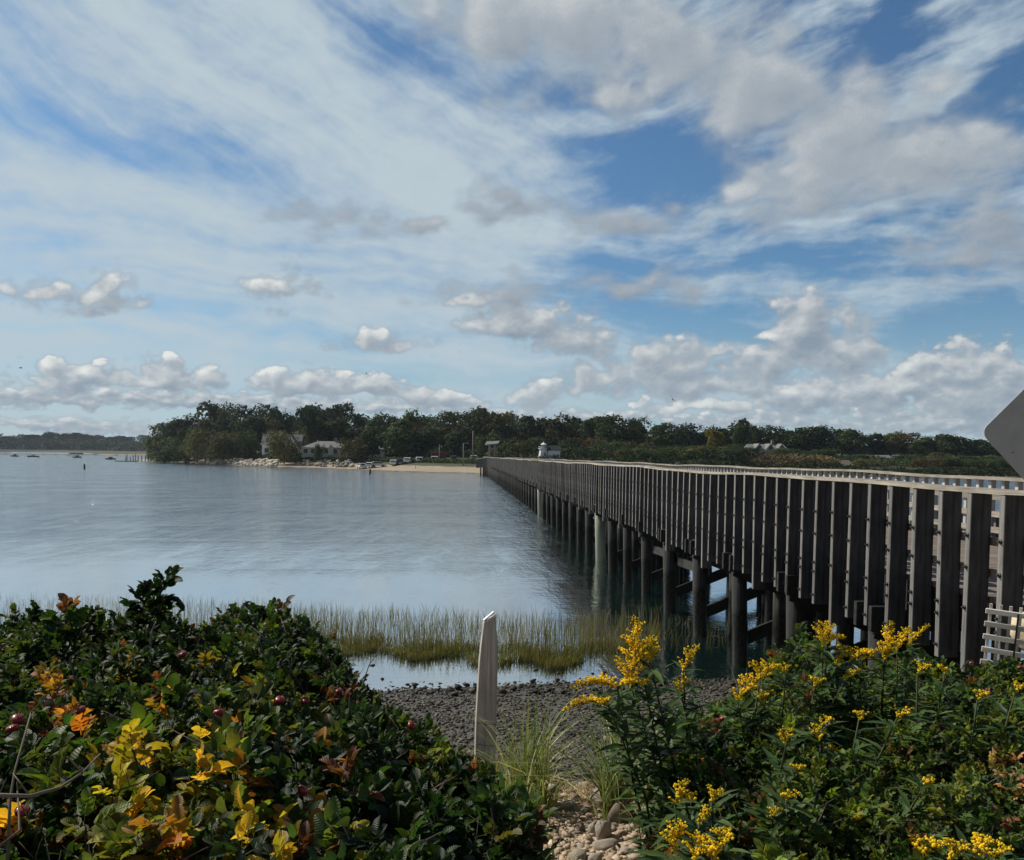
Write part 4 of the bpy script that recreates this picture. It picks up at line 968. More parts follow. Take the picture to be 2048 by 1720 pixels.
# ------------------------------------------------------------------ foreground plants
def gz(x, y): return float(ground_z(np.array([x]), np.array([y]))[0])
LEAF = tinted('rose_leaf', rough=.50, spec=.32, trans=.42, veins=True)
LEAFG = tinted('goldenrod_leaf', rough=.5, spec=.35, trans=.3)
FLORET = tinted('yellow_floret', rough=.8, spec=.1, trans=.4)
BLADE = tinted('grass_blade', rough=.5, spec=.3, trans=.25)
TWIG = simple('bare_twig', (.15, .125, .10), .9, scale=30); CANE = simple('thorny_cane', (.075, .055, .035), .9, scale=30)
HIP = simple('rose_hip', (.22, .018, .016), .35, var=.25, scale=30, bump=.1, spec=.5); SEPAL = simple('dry_sepal', (.12, .09, .03), .9)

# compound rose leaf: rachis with seven ovate, folded, wrinkled leaflets
def leaflet(rows=5):
    prof = {5: [(0, .14), (.20, .78), (.52, 1.0), (.84, .74), (1.0, .16)], 4: [(0, .16), (.30, .92), (.75, .88), (1.0, .20)]}[rows]
    v, u = [], []
    for t_, w_ in prof:
        for sx_ in (-1, 0, 1):
            v.append((sx_ * w_ * .37, t_, (.21 * w_ if sx_ else 0) * 1.0 - .22 * t_ * t_ - (.05 if sx_ and t_ > .4 else 0))); u.append((sx_ * w_, t_))
    f = []
    for r_ in range(len(prof) - 1):
        for c_ in range(2): a = r_ * 3 + c_; f.append((a, a + 1, a + 4, a + 3))
    return np.array(v), np.array(f), np.array(u)
def compound(seed, rows=5, npair=3):
    r = np.random.default_rng(seed); lv, lf, lu = leaflet(rows); V, Fc, UV, ID = [], [], [], []; n = 0
    stations = [(0.36 + .24 * k, s_) for k in range(npair) for s_ in (-1, 1)] + [(1.0, 0)]
    for k, (t_, s_) in enumerate(stations):
        L = .46 * (1.0 if s_ else 1.12) * (.82 + .09 * (k // 2)) * r.uniform(.9, 1.1)
        ang_ = -s_ * R(58 + r.uniform(-10, 10)); c, q = math.cos(ang_), math.sin(ang_); roll = r.uniform(-.35, .35)
        p = lv * L * np.array([1, 1, 1 + r.uniform(-.4, .8)])
        p = np.stack([p[:, 0] * math.cos(roll) + p[:, 2] * math.sin(roll), p[:, 1], -p[:, 0] * math.sin(roll) + p[:, 2] * math.cos(roll)], -1)
        p = np.stack([p[:, 0] * c - p[:, 1] * q, p[:, 0] * q + p[:, 1] * c, p[:, 2]], -1) + np.array([0, t_ * .8, -.16 * t_ * t_])
        V.append(p); Fc.append(lf + n); UV.append(lu); ID.append(np.full(len(p), r.uniform(-1, 1))); n += len(p)
    w_ = .012; pts = [(0, 0, 0), (0, .4, -.04), (0, .8, -.16)]          # rachis
    V.append(np.array([(x + s_ * w_, y, z) for x, y, z in pts for s_ in (-1, 1)])); Fc.append(np.array([(0, 1, 3, 2), (2, 3, 5, 4)]) + n); UV.append(np.zeros((6, 2)) + .5); ID.append(np.full(6, .6))
    return np.concatenate(V), np.concatenate(Fc), np.concatenate(UV), np.concatenate(ID)
CL = [compound(s_) for s_ in range(5)]; CLs = [compound(s_ + 9, 4) for s_ in range(5)]
GR = {'deep': (.010, .026, .009), 'green': (.024, .052, .014), 'fresh': (.055, .090, .024), 'lime': (.12, .155, .025), 'yellow': (.34, .26, .03), 'orange': (.36, .175, .03), 'brown': (.14, .060, .028), 'tan': (.36, .24, .12)}
GR = {k: np.array(v) for k, v in GR.items()}

# canopy tops: eye height minus this, as a function of plan position
LTOP = [(-700, 1215), (0, 1228), (90, 1215), (165, 1212), (215, 1235), (270, 1215), (300, 1205), (345, 1215), (390, 1250), (420, 1235), (480, 1208), (560, 1202), (610, 1235), (650, 1262), (690, 1300), (715, 1360), (760, 1395), (830, 1450), (900, 1500), (960, 1530), (1010, 1560), (1050, 1600), (1085, 1660), (1110, 1740), (1140, 1900)]
LY = [(-700, 3.9), (600, 3.9), (700, 3.5), (850, 3.0), (1000, 2.5), (1110, 2.1), (1140, 1.8)]
RTOP = [(1255, 1800), (1275, 1680), (1300, 1600), (1340, 1500), (1400, 1430), (1480, 1395), (1540, 1370), (1575, 1310), (1620, 1275), (1670, 1300), (1720, 1345), (1790, 1345), (1850, 1335), (1900, 1325), (1960, 1348), (2048, 1345), (2700, 1320)]
RY = [(1255, 2.9), (1300, 3.3), (1400, 4.0), (1550, 4.6), (2700, 5.0)]
def pxof(x, y): return 921 + F * x / y       # horizontal sight direction as in the photo
def canopy(x, y, side):
    x = np.asarray(x, float); y = np.asarray(y, float); u = pxof(x, y)
    TOP, YY, dn = (LTOP, LY, .60) if side == 0 else (RTOP, RY, 1.22)
    Yr = np.interp(u, *zip(*YY)); dr = (np.interp(u, *zip(*TOP)) - (901.5 + .0105 * u)) * Yr / F
    yn = 1.0 if side == 0 else 2.0
    t_ = np.clip((y - yn) / (Yr - yn), 0, 1); d = dn + (dr - dn) * t_ ** .8
    d = np.where(u > 900, np.maximum(d, dr * .93), d) if side == 0 else d
    fall = np.clip((y - Yr) / .7, 0, 1) ** 1.5 * 1.2
    lump = (.13 * fbm(x * 1.9, y * 1.9, 3, seed=200) + .16 * fbm(x * 5.5, y * 5.5, 2, seed=220)) * (1 - .45 * t_)
    if side == 0: edge = np.clip((u - 1075) / 60, 0, 1) * 1.5
    else: edge = np.clip((1345 - u) / 60, 0, 1) * 1.5
    return EYE - d - fall - edge + lump
def spread(side, n, region):
    out = []; yl, yh = region
    while len(out) < n:
        u = rng.uniform(-900, 1150) if side == 0 else rng.uniform(1290, 2330); y = math.sqrt(rng.uniform(yl ** 2, yh ** 2))
        x = (u - 921) / F * y; zt = float(canopy(x, y, side)); g = gz(x, y)
        if zt - g < .15: continue
        q = rng.random(); lim = min(zt - g - .05, .95); dep = lim * (rng.random() ** 2.4) if q > .30 else rng.uniform(0, .08)
        out.append((x, y, zt - dep, dep, zt - g))
    return np.array(out)
ACC = [  # patches of autumn colour: photo spot, radius, kind, strength
 (130, 1395, 75, 'orange', .95), (60, 1440, 60, 'brown', .5), (290, 1510, 95, 'orange', .85), (240, 1560, 80, 'yellow', .6), (480, 1490, 60, 'orange', .7), (560, 1480, 40, 'orange', .6), (440, 1600, 90, 'yellow', .65), (480, 1580, 50, 'orange', .7), (600, 1600, 70, 'orange', .7), (380, 1650, 130, 'lime', .7), (300, 1560, 120, 'lime', .5), (590, 1680, 80, 'brown', .6),
 (40, 1650, 60, 'yellow', .5), (150, 1620, 50, 'yellow', .5), (690, 1380, 40, 'brown', .5), (170, 1280, 70, 'fresh', .6), (420, 1330, 80, 'fresh', .5), (490, 1400, 110, 'lime', .3), (250, 1350, 30, 'yellow', .8), (525, 1370, 22, 'yellow', .8), (130, 1200, 70, 'fresh', .5), (90, 1560, 80, 'lime', .5), (700, 1520, 60, 'brown', .4), (900, 1490, 60, 'lime', .4), (520, 1620, 70, 'yellow', .45), (290, 1700, 60, 'lime', .9), (350, 1690, 40, 'orange', .6), (640, 1690, 60, 'yellow', .6),
 (2010, 1490, 50, 'tan', .8), (2030, 1560, 40, 'tan', .8), (1870, 1620, 25, 'tan', .8), (2030, 1630, 40, 'tan', .7), (1950, 1450, 70, 'lime', .35), (1750, 1500, 90, 'fresh', .4), (1900, 1600, 120, 'fresh', .35), (1780, 1680, 60, 'brown', .4), (380, 1640, 260, 'lime', .38), (300, 1620, 280, 'yellow', .16), (250, 1500, 250, 'fresh', .35), (600, 1450, 250, 'fresh', .25), (2000, 1380, 60, 'lime', .4), (1780, 1380, 50, 'brown', .35), (1480, 1640, 120, 'fresh', .4), (1900, 1700, 80, 'lime', .5), (1930, 1500, 80, 'lime', .3), (1650, 1500, 330, 'fresh', .55), (1850, 1600, 300, 'fresh', .5), (1700, 1650, 300, 'lime', .22), (1850, 1420, 200, 'lime', .2)]
def colour_at(px, py, dep):
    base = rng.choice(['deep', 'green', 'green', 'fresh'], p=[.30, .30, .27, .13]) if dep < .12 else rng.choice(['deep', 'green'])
    c = GR[base] * rng.uniform(.75, 1.3)
    for (ax, ay, ar, nm, st_) in ACC:
        d = math.hypot(px - ax, py - ay) / ar
        if d < 1.3 and rng.random() < st_ * (.72 if nm in ('orange', 'brown') else .85 if nm == 'yellow' else 1) * math.exp(-d * d * 1.3): c = GR[nm] * rng.uniform(.6, 1.15)
    if rng.random() < .03: c = GR['lime'] * rng.uniform(.5, .9)
    if rng.random() < .025: c = GR['brown'] * rng.uniform(.6, 1.2)
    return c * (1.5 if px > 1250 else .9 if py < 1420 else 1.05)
def basis(dirv, up):
    y = dirv / np.linalg.norm(dirv, axis=-1, keepdims=True); x = np.cross(y, up); x /= np.linalg.norm(x, axis=-1, keepdims=True); z = np.cross(x, y)
    return np.stack([x, y, z], -1)
def rosettes(sites, per, size, templates, extra_axis=None):
    """whorls of compound leaves at the shoot tips"""
    buckets = [[] for _ in templates]
    for (x, y, z, dep, hh) in sites:
        px, py = proj((x, y, z)); c = colour_at(px, py, dep)
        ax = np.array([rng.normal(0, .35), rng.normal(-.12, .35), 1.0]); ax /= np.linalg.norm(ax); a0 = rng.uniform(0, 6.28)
        e1 = np.cross(ax, (0.3, 1, .1)); e1 /= np.linalg.norm(e1); e2 = np.cross(ax, e1)
        for k in range(int(rng.integers(per[0], per[1] + 1))):
            a = a0 + k * 2.4 + rng.normal(0, .2); el_ = R(rng.uniform(8, 65)) if k > 2 else R(rng.uniform(35, 80))
            rad_ = e1 * math.cos(a) + e2 * math.sin(a); d = rad_ * math.cos(el_) + ax * math.sin(el_)
            s_ = rng.uniform(*size) * (1 if k > 1 else .7) * (1.08 if y < 2.2 else .88)
            pos = np.array([x, y, z]) - ax * (.012 * k + rng.uniform(0, .03)); nv = ax + rng.normal(0, .25, 3)
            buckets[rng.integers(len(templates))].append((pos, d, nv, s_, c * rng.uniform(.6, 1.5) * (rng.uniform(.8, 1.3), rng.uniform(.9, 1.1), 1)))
    V, Fc, UV, T = [], [], [], []; off = 0
    for (tv, tf, tu, tid), bk in zip(templates, buckets):
        if not bk: continue
        pos = np.array([b[0] for b in bk]); B = basis(np.array([b[1] for b in bk]), np.array([b[2] for b in bk])); s_ = np.array([b[3] for b in bk]); c = np.array([b[4] for b in bk])
        v, f = scatter(tv, tf, pos, np.repeat(s_[:, None], 3, 1), B)
        V.append(v); Fc.append(f + off); UV.append(np.tile(tu, (len(bk), 1))); off += len(v)
        T.append((c[:, None] * (1 + .22 * tid[None, :, None])).reshape(-1, 3))
    return np.concatenate(V), np.concatenate(Fc), np.concatenate(UV), np.concatenate(T)
def cane_mesh(sites, ctr, n):
    b = MB(); idx = rng.permutation(len(sites))[:n]
    for i in idx:
        x, y, z, dep, hh = sites[i]; bx = x * .75 + ctr[0] * .25 + rng.normal(0, .08); by = y * .75 + ctr[1] * .25 + rng.normal(0, .08); g = gz(bx, by)
        m1 = (bx + (x - bx) * .35 + rng.normal(0, .04), by + (y - by) * .35 + rng.normal(0, .04), g + (z - g) * .5)
        b.tube([(bx, by, g - .03), m1, (x, y, z - .01)], [.0045, .0035, .0015], 5, cap=False)
    return b
def hip_at(px, py, side, parent, org, dist=None, label=None, r_=.012):
    Y = dist or 1.2
    if not dist:
        while Y < 6:
            p = W(px, py, Y)
            if p.z < float(canopy(p.x, p.y, side)): break
            Y += .02
    p = W(px, py, Y - .04); v = ICO2[0] * np.array([1.05, 1.05, .82]) * r_; v[:, 2] -= .18 * r_ * (v[:, 2] > .6 * r_)
    o = npmesh('rose_hip', v, ICO2[1], HIP, parent, smooth=True); o.location = p - org; o.rotation_euler = (rnd.uniform(-.6, .6), rnd.uniform(-.6, .6), 0)
    b = MB()
    for k in range(5): t_ = k * 1.257; b.add([(.2 * r_ * math.cos(t_ - .5), .2 * r_ * math.sin(t_ - .5), .7 * r_), (.2 * r_ * math.cos(t_ + .5), .2 * r_ * math.sin(t_ + .5), .7 * r_), (1.0 * r_ * math.cos(t_), 1.0 * r_ * math.sin(t_), 1.7 * r_)], [(0, 1, 2)])
    b.tube([(0, 0, -.8 * r_), (r_ * .6, 0, -3.5 * r_)], .0012, 5); b.build('sepals', SEPAL, o)
def bushes(side, centres, n, region, per, size, templates):
    S_ = spread(side, n, region); cen = np.array([c[0] for c in centres]); own = np.argmin(np.hypot(S_[:, None, 0] - cen[None, :, 0], S_[:, None, 1] - cen[None, :, 1]), 1); out = []
    for i, (c, lab) in enumerate(centres):
        s_ = S_[own == i]; org = Vector((c[0], c[1], gz(*c)))
        if not len(s_): continue
        e = empty('rose_bush', org, 0, lab, 'rose bush', 'beach rose bushes in the foreground')
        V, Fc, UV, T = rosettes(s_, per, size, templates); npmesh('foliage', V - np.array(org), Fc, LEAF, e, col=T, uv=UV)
        m_ = cane_mesh(s_, c, int(len(s_) * .55)); m_.v = [tuple(Vector(v) - org) for v in m_.v]; m_.build('canes', CANE, e); out.append((e, org))
    return out
def at(u, y): return ((u - 921) / F * y, y)
LC = [(at(-600, 2.6), 'rose bush beyond the left edge of the view'), (at(80, 3.2), 'dark rose bush at the left edge, behind the orange-leaved patch'), (at(340, 3.3), 'rose bush with a tall leafy shoot sticking up against the water'), (at(560, 3.3), 'rounded rose bush top left of the marsh grass'), (at(40, 1.9), 'autumn-tinged rose bush with red hips in the lower left corner'),
      (at(300, 1.8), 'rose bush with orange and yellow leaves at lower left'), (at(560, 1.8), 'rose bush with lime and brown leaves at bottom, left of centre'), (at(720, 2.6), 'dark green rose bush with one bright red hip, left of the white stake'), (at(900, 2.0), 'deeply shaded rose bush beside the stony path')]
lb_ = bushes(0, LC, 6200, (1.2, 4.2), (4, 8), (.038, .072), CL)[1:]      # the first stands outside the frame
RC = [(at(1400, 3.4), 'dark rose bush beneath the goldenrod at the right of the path'), (at(1640, 4.3), 'rose bush rising in front of the bridge posts'), (at(1600, 2.8), 'leafy green rose bush at the bottom right of centre'), (at(1850, 4.2), 'rose bush with small green leaves below the tallest bridge posts'), (at(1850, 2.7), 'rose bush with tan withered leaves at lower right'), (at(2060, 3.9), 'rose bush before the white lattice at the right edge'), (at(2200, 2.8), 'rose bush at the lower right corner')]
rb_ = bushes(1, RC, 3900, (2.05, 5.2), (4, 8), (.038, .068), CLs)
# the tall shoots
def shoot(base_px, top, Y, parent, org, n=9, size=(.085, .12), spread_=.05, tint=None):
    pts = [W(*base_px, Y), W(*top, Y)]; a, b_ = pts; sites = []
    for k in range(n):
        t_ = .25 + .75 * k / (n - 1); p = a.lerp(b_, t_); sites.append((p.x + rng.normal(0, spread_ * (1.2 - t_)), p.y + rng.normal(0, spread_), p.z, 0, 1))
    V, Fc, UV, T = rosettes(sites, (3, 5), size, CL)
    if tint is not None: T = T * np.array(tint)
    npmesh('leafy_shoot', V - np.array(org), Fc, LEAF, parent, col=T, uv=UV)
    b = MB(); mid = a.lerp(b_, .5) + Vector((.015, 0, 0)); b.tube([tuple(a - org), tuple(mid - org), tuple(b_ - org)], [.005, .004, .002], 6); b.build('cane', CANE, parent)
e, o = lb_[1]; shoot((300, 1300), (322, 1154), 3.5, e, o, 13, (.07, .10)); shoot((270, 1290), (285, 1185), 3.5, e, o, 5, (.07, .10))
e, o = lb_[2]; shoot((540, 1300), (548, 1208), 3.7, e, o, 6, (.07, .095))
e, o = lb_[0]; shoot((130, 1290), (135, 1212), 3.3, e, o, 5, (.07, .11))
e, o = rb_[1]; shoot((1600, 1400), (1600, 1290), 4.3, e, o, 7, (.07, .095))
for (px, py, i) in [(365, 1309, 1), (676, 1383, 6), (824, 1451, 6), (36, 1438, 3), (25, 1457, 3), (44, 1622, 3), (606, 1580, 5), (438, 1425, 2), (610, 1402, 6), (160, 1420, 4), (560, 1400, 2)]:
    hip_at(px, py, 0, lb_[i][0], lb_[i][1], r_=.014 if py < 1500 else .012)
for (px, py, i) in [(1437, 1442, 0), (1446, 1436, 0), (1438, 1452, 0), (1943, 1326, 3), (1817, 1366, 3), (2040, 1335, 5)]:
    hip_at(px, py, 1, rb_[i][0], rb_[i][1], r_=.016)
def twig(pts, r_, e, org):
    b = MB(); q = [W(px, py, Y) - org for px, py, Y in pts]; b.tube([tuple(p) for p in q], [r_ * (1 - .6 * k / (len(q) - 1)) for k in range(len(q))], 6)
    for k in range(1, len(q)):
        if rnd.random() < .6: d = Vector((rnd.uniform(-.05, .05), rnd.uniform(-.03, .03), rnd.uniform(.01, .06))); b.tube([tuple(q[k]), tuple(q[k] + d * .6), tuple(q[k] + d)], [r_ * .5, r_ * .4, r_ * .2], 5)
    b.build('bare_twig', TWIG, e)
twig([(-20, 1590, 1.30), (60, 1592, 1.32), (120, 1575, 1.36), (165, 1545, 1.4), (200, 1508, 1.45)], .0035, *lb_[3])
twig([(15, 1720, 1.3), (20, 1600, 1.35), (30, 1540, 1.4), (62, 1425, 1.5)], .003, *lb_[3])
twig([(-10, 1700, 1.3), (40, 1660, 1.32), (35, 1580, 1.35)], .003, *lb_[3])
twig([(297, 1320, 2.9), (305, 1260, 3.0), (312, 1243, 3.0)], .005, *lb_[1]); twig([(395, 1390, 2.6), (430, 1355, 2.7), (455, 1335, 2.75)], .004, *lb_[1])
twig([(705, 1430, 3.0), (738, 1330, 3.2), (775, 1275, 3.3)], .003, *lb_[6]); twig([(700, 1490, 2.5), (715, 1400, 2.6)], .004, *lb_[6])
twig([(437, 1560, 1.9), (432, 1450, 2.0)], .004, *lb_[4]); twig([(800, 1720, 1.6), (835, 1690, 1.6), (880, 1665, 1.6)], .003, *lb_[7]); twig([(790, 1715, 1.6), (830, 1660, 1.65)], .002, *lb_[7])

for (e, org), side, (ua, ub), (ya, yb) in [(lb_[0], 0, (0, 220), (2.2, 3.6)), (lb_[1], 0, (200, 450), (2.2, 3.6)), (lb_[2], 0, (450, 690), (2.2, 3.5)), (lb_[3], 0, (-50, 200), (1.3, 2.2)), (lb_[4], 0, (180, 450), (1.3, 2.2)), (lb_[5], 0, (450, 700), (1.3, 2.2)), (lb_[6], 0, (600, 900), (2.0, 3.0)), (lb_[7], 0, (780, 1060), (1.5, 2.3)),
                                    (rb_[0], 1, (1330, 1500), (2.4, 4.0)), (rb_[2], 1, (1450, 1750), (2.3, 3.4)), (rb_[4], 1, (1750, 2048), (2.3, 3.4)), (rb_[3], 1, (1700, 2000), (3.4, 4.6)), (rb_[1], 1, (1500, 1750), (3.4, 4.4))]:
    for k in range(18):
        u, y = rng.uniform(ua, ub), rng.uniform(ya, yb); x = (u - 921) / F * y; z = float(canopy(x, y, side)); d = Vector((rng.normal(0, .6), rng.normal(0, .3), rng.uniform(.3, 1))).normalized(); L_ = rng.uniform(.06, .17); p = Vector((x, y, z - .08)) - org; bent = Vector((rng.normal(0, .02), 0, 0))
        b = MB(); b.tube([tuple(p), tuple(p + d * L_ * .6 + bent), tuple(p + d * L_)], [.0022, .0016, .0006], 5)
        if k % 2: b.tube([tuple(p + d * L_ * .5 + bent), tuple(p + d * L_ * .7 + Vector((rng.normal(0, .03), 0, .02)))], [.0013, .0005], 4)
        b.build('dead_twig', TWIG, e)

# ---- goldenrod
def lance(n=4):
    v, f = [], []
    for k, (t_, w_) in enumerate([(0, .25), (.3, 1), (.65, .75), (1, .04)]):
        for s_ in (-1, 0, 1): v.append((s_ * w_ * .10, t_, .03 * abs(s_) * w_ - .25 * t_ * t_))
    for r_ in range(3):
        for c_ in range(2): a = r_ * 3 + c_; f.append((a, a + 1, a + 4, a + 3))
    return np.array(v), np.array(f)
LNV, LNF = lance()
OCT = (np.array([(1, 0, 0), (0, 1, 0), (-1, 0, 0), (0, -1, 0), (0, 0, 1), (0, 0, -1.)]), np.array([(0, 1, 4), (1, 2, 4), (2, 3, 4), (3, 0, 4), (1, 0, 5), (2, 1, 5), (3, 2, 5), (0, 3, 5)]))
def goldenrod(root_u, root_Y, plumes, label, leafy=26):
    """plumes: (base px, base py, tip px, tip py, width px, Y, ripeness)"""
    bx, by = at(root_u, root_Y); org = Vector((bx, by, gz(bx, by))); e = empty('goldenrod', org, 0, label, 'goldenrod', 'goldenrod plants in flower')
    stem = MB(); LP, LD, LN, LS, LC_ = [], [], [], [], []
    for (ax, ay, tx, ty, wp, Y, ripe) in plumes:
        a, t_ = W(ax, ay, Y), W(tx, ty, Y + rnd.uniform(-.05, .08)); m1 = org.lerp(a, .55) + Vector((rnd.uniform(-.05, .05), 0, .06))
        stem.tube([(0, 0, -.04), tuple(m1 - org), tuple(a - org)], [.006, .005, .0035], 6)
        for k in range(int(leafy * 2.2)):
            q = rng.uniform(.15, 1.0); p = (org.lerp(m1, q / .55) if q < .55 else m1.lerp(a, (q - .55) / .45)); an = rng.uniform(0, 6.28)
            LP.append(tuple(p - org)); LD.append((math.cos(an), math.sin(an), rng.uniform(-.1, .9))); LN.append((0, 0, 1)); LS.append(rng.uniform(.08, .14)); LC_.append(GR['green' if rng.random() < .5 else 'fresh'] * rng.uniform(1.0, 1.9))
        ax_ = (t_ - a); L = ax_.length; d = ax_ / L; wv = wp / F * Y; P_, S_, T_ = [], [], []; sagv = Vector((0, 0, 1)); side = Vector((d.z, 0, -d.x)) if abs(d.x) > .3 or True else 0
        nb = max(14, int(L / .0042))
        for k in range(nb):
            f = k / nb; c = a + ax_ * f + sagv * (math.sin(f * math.pi) * L * .12 * abs(d.x)); bl = wv * 1.65 * (1.0 - .8 * f ** 1.5) * rng.uniform(.55, 1.0) * (.5 + .5 * min(1, f * 5 + .3))
            an = rng.uniform(0, 6.28); dr = Vector((math.cos(an), math.sin(an) * .8, .35)) + d * .5; dr = dr.normalized()
            stem.tube([tuple(c - org), tuple(c + dr * bl * .9 + Vector((0, 0, .1 * bl)) - org)], [.0012, .0008], 4, cap=False)
            m_ = max(4, int(bl / .0042))
            for j in range(m_):
                g = (j + .5) / m_; p = c + dr * bl * g + Vector((0, 0, .22 * bl * math.sin(g * 2.4))) + Vector(rng.normal(0, .0028, 3)); P_.append(tuple(p - org)); S_.append(rng.uniform(.0036, .0060) * (1 - .35 * f))
                yl = np.array((.84, .69, .045)) * rng.uniform(.65, 1.15); gn = np.array((.22, .20, .03)); T_.append(gn if rng.random() < (1 - ripe) * .5 + .5 * max(0, f - .72) / .28 else yl)
        n = len(P_); rt = np.stack([basis(rng.normal(size=3), rng.normal(size=3)) for _ in range(64)])[rng.integers(0, 64, n)]
        V, Fc = scatter(OCT[0], OCT[1], np.array(P_), np.array(S_)[:, None] * rng.uniform(.7, 1.3, (n, 3)), rt)
        npmesh('flower_plume', V, Fc, FLORET, e, col=np.repeat(np.array(T_), 6, 0))
    V, Fc = scatter(LNV, LNF, np.array(LP), np.repeat(np.array(LS)[:, None], 3, 1), basis(np.array(LD), np.array(LN) + rng.normal(0, .2, (len(LN), 3)))); npmesh('leaves', V, Fc, LEAFG, e, col=np.repeat(np.array(LC_), len(LNV), 0)); stem.build('stems', simple('green_stem', (.05, .06, .02), .7, bump=0) if 'green_stem' not in bpy.data.materials else bpy.data.materials['green_stem'], e)
goldenrod(1400, 3.3, [(1262, 1375, 1272, 1238, 34, 3.25, 1), (1300, 1325, 1306, 1276, 26, 3.2, 1)], 'tallest goldenrod with a long upright yellow plume left of the bridge piles', 60)
goldenrod(1380, 3.2, [(1235, 1375, 1142, 1380, 24, 3.15, 1), (1290, 1372, 1238, 1372, 20, 3.2, 1)], 'goldenrod arching left with a level yellow plume over the stones', 50)
goldenrod(1360, 3.15, [(1215, 1408, 1126, 1424, 20, 3.1, 1)], 'goldenrod with the lowest level plume pointing left towards the stake', 36)
goldenrod(1430, 3.5, [(1366, 1340, 1398, 1292, 18, 3.4, .8), (1362, 1385, 1366, 1355, 20, 3.4, .9)], 'goldenrod with a small hooked plume right of the tallest one', 50)
goldenrod(1520, 3.7, [(1475, 1402, 1530, 1352, 26, 3.6, 1), (1520, 1360, 1556, 1336, 26, 3.6, 1), (1520, 1405, 1545, 1385, 16, 3.6, .9)], 'goldenrod with a broad slanting yellow plume before the middle pile', 40)
goldenrod(1680, 3.9, [(1645, 1292, 1650, 1246, 24, 3.8, 1), (1655, 1285, 1690, 1278, 15, 3.8, 1)], 'goldenrod with a round plume over the dark gap under the bridge', 36)
goldenrod(1740, 3.9, [(1670, 1330, 1700, 1298, 26, 3.8, .75), (1700, 1322, 1745, 1312, 22, 3.8, .85), (1725, 1322, 1755, 1305, 16, 3.8, 1)], 'goldenrod with loose greenish-yellow plumes left of the bolted beam end', 40)
goldenrod(1790, 3.9, [(1770, 1318, 1782, 1246, 20, 3.8, 1), (1768, 1320, 1778, 1300, 22, 3.8, 1)], 'goldenrod with a straight upright plume before the bridge posts', 40)
goldenrod(1815, 3.95, [(1795, 1300, 1822, 1258, 16, 3.85, .9), (1815, 1290, 1860, 1252, 13, 3.85, 1)], 'goldenrod with thin plumes leaning right before the bridge posts', 40)
goldenrod(1650, 3.2, [(1636, 1480, 1630, 1450, 16, 3.1, 1), (1645, 1450, 1668, 1440, 14, 3.1, 1), (1660, 1522, 1664, 1492, 16, 3.1, .6)], 'goldenrod with short plumes in the middle of the right bushes', 30)
goldenrod(1580, 3.0, [(1572, 1488, 1565, 1460, 15, 2.95, .8), (1595, 1548, 1600, 1535, 14, 2.95, .9)], 'goldenrod with two small plumes left of the middle ones', 30)
goldenrod(1400, 2.7, [(1350, 1608, 1372, 1562, 20, 2.65, .85), (1372, 1606, 1388, 1590, 14, 2.65, .9), (1424, 1605, 1432, 1584, 20, 2.65, 1)], 'goldenrod with small plumes just above the lowest bright clusters', 30)
goldenrod(1380, 2.4, [(1345, 1700, 1362, 1650, 30, 2.35, 1), (1400, 1650, 1412, 1618, 20, 2.4, .9)], 'goldenrod with a dense bright plume beside the stony path', 26)
goldenrod(1430, 2.3, [(1385, 1725, 1405, 1672, 30, 2.25, 1), (1445, 1690, 1455, 1658, 22, 2.3, .9), (1425, 1722, 1438, 1690, 26, 2.25, 1)], 'goldenrod with dense clusters at the bottom edge right of the path', 26)
goldenrod(1590, 2.7, [(1572, 1598, 1596, 1590, 14, 2.65, 1), (1545, 1632, 1560, 1622, 14, 2.65, .8)], 'goldenrod with two tiny plumes in the dark hollow of the bushes', 26)
goldenrod(1950, 2.4, [(1850, 1716, 1885, 1695, 30, 2.35, .7), (1895, 1720, 1935, 1698, 32, 2.35, .8), (1945, 1712, 1990, 1688, 28, 2.35, .6), (1985, 1718, 2020, 1700, 24, 2.3, .7)], 'goldenrod with dull plumes at the bottom edge, lower right', 26)
goldenrod(1990, 3.4, [(1955, 1400, 1970, 1390, 16, 3.3, .8), (2030, 1385, 2045, 1372, 14, 3.3, 1)], 'goldenrod with small plumes near the right edge', 26)

goldenrod(1700, 3.3, [(1718, 1440, 1728, 1428, 14, 3.2, 1), (1795, 1435, 1812, 1428, 18, 3.2, .9)], 'goldenrod with two small tufts in the upper middle of the right bushes', 26)
goldenrod(1560, 3.7, [(1572, 1350, 1580, 1335, 16, 3.6, .6), (1630, 1375, 1640, 1360, 16, 3.6, .7), (1690, 1360, 1712, 1345, 18, 3.7, .8)], 'goldenrod with dull half-open plumes under the round plume', 36)
goldenrod(1850, 3.6, [(1835, 1345, 1855, 1335, 16, 3.5, .9), (1890, 1345, 1880, 1335, 12, 3.5, .9)], 'goldenrod with low small plumes under the leaning ones', 30)
goldenrod(1760, 2.9, [(1850, 1570, 1866, 1562, 12, 2.8, 1), (1715, 1640, 1722, 1628, 14, 2.7, .9)], 'goldenrod with tiny plumes in the lower middle of the right bushes', 26)
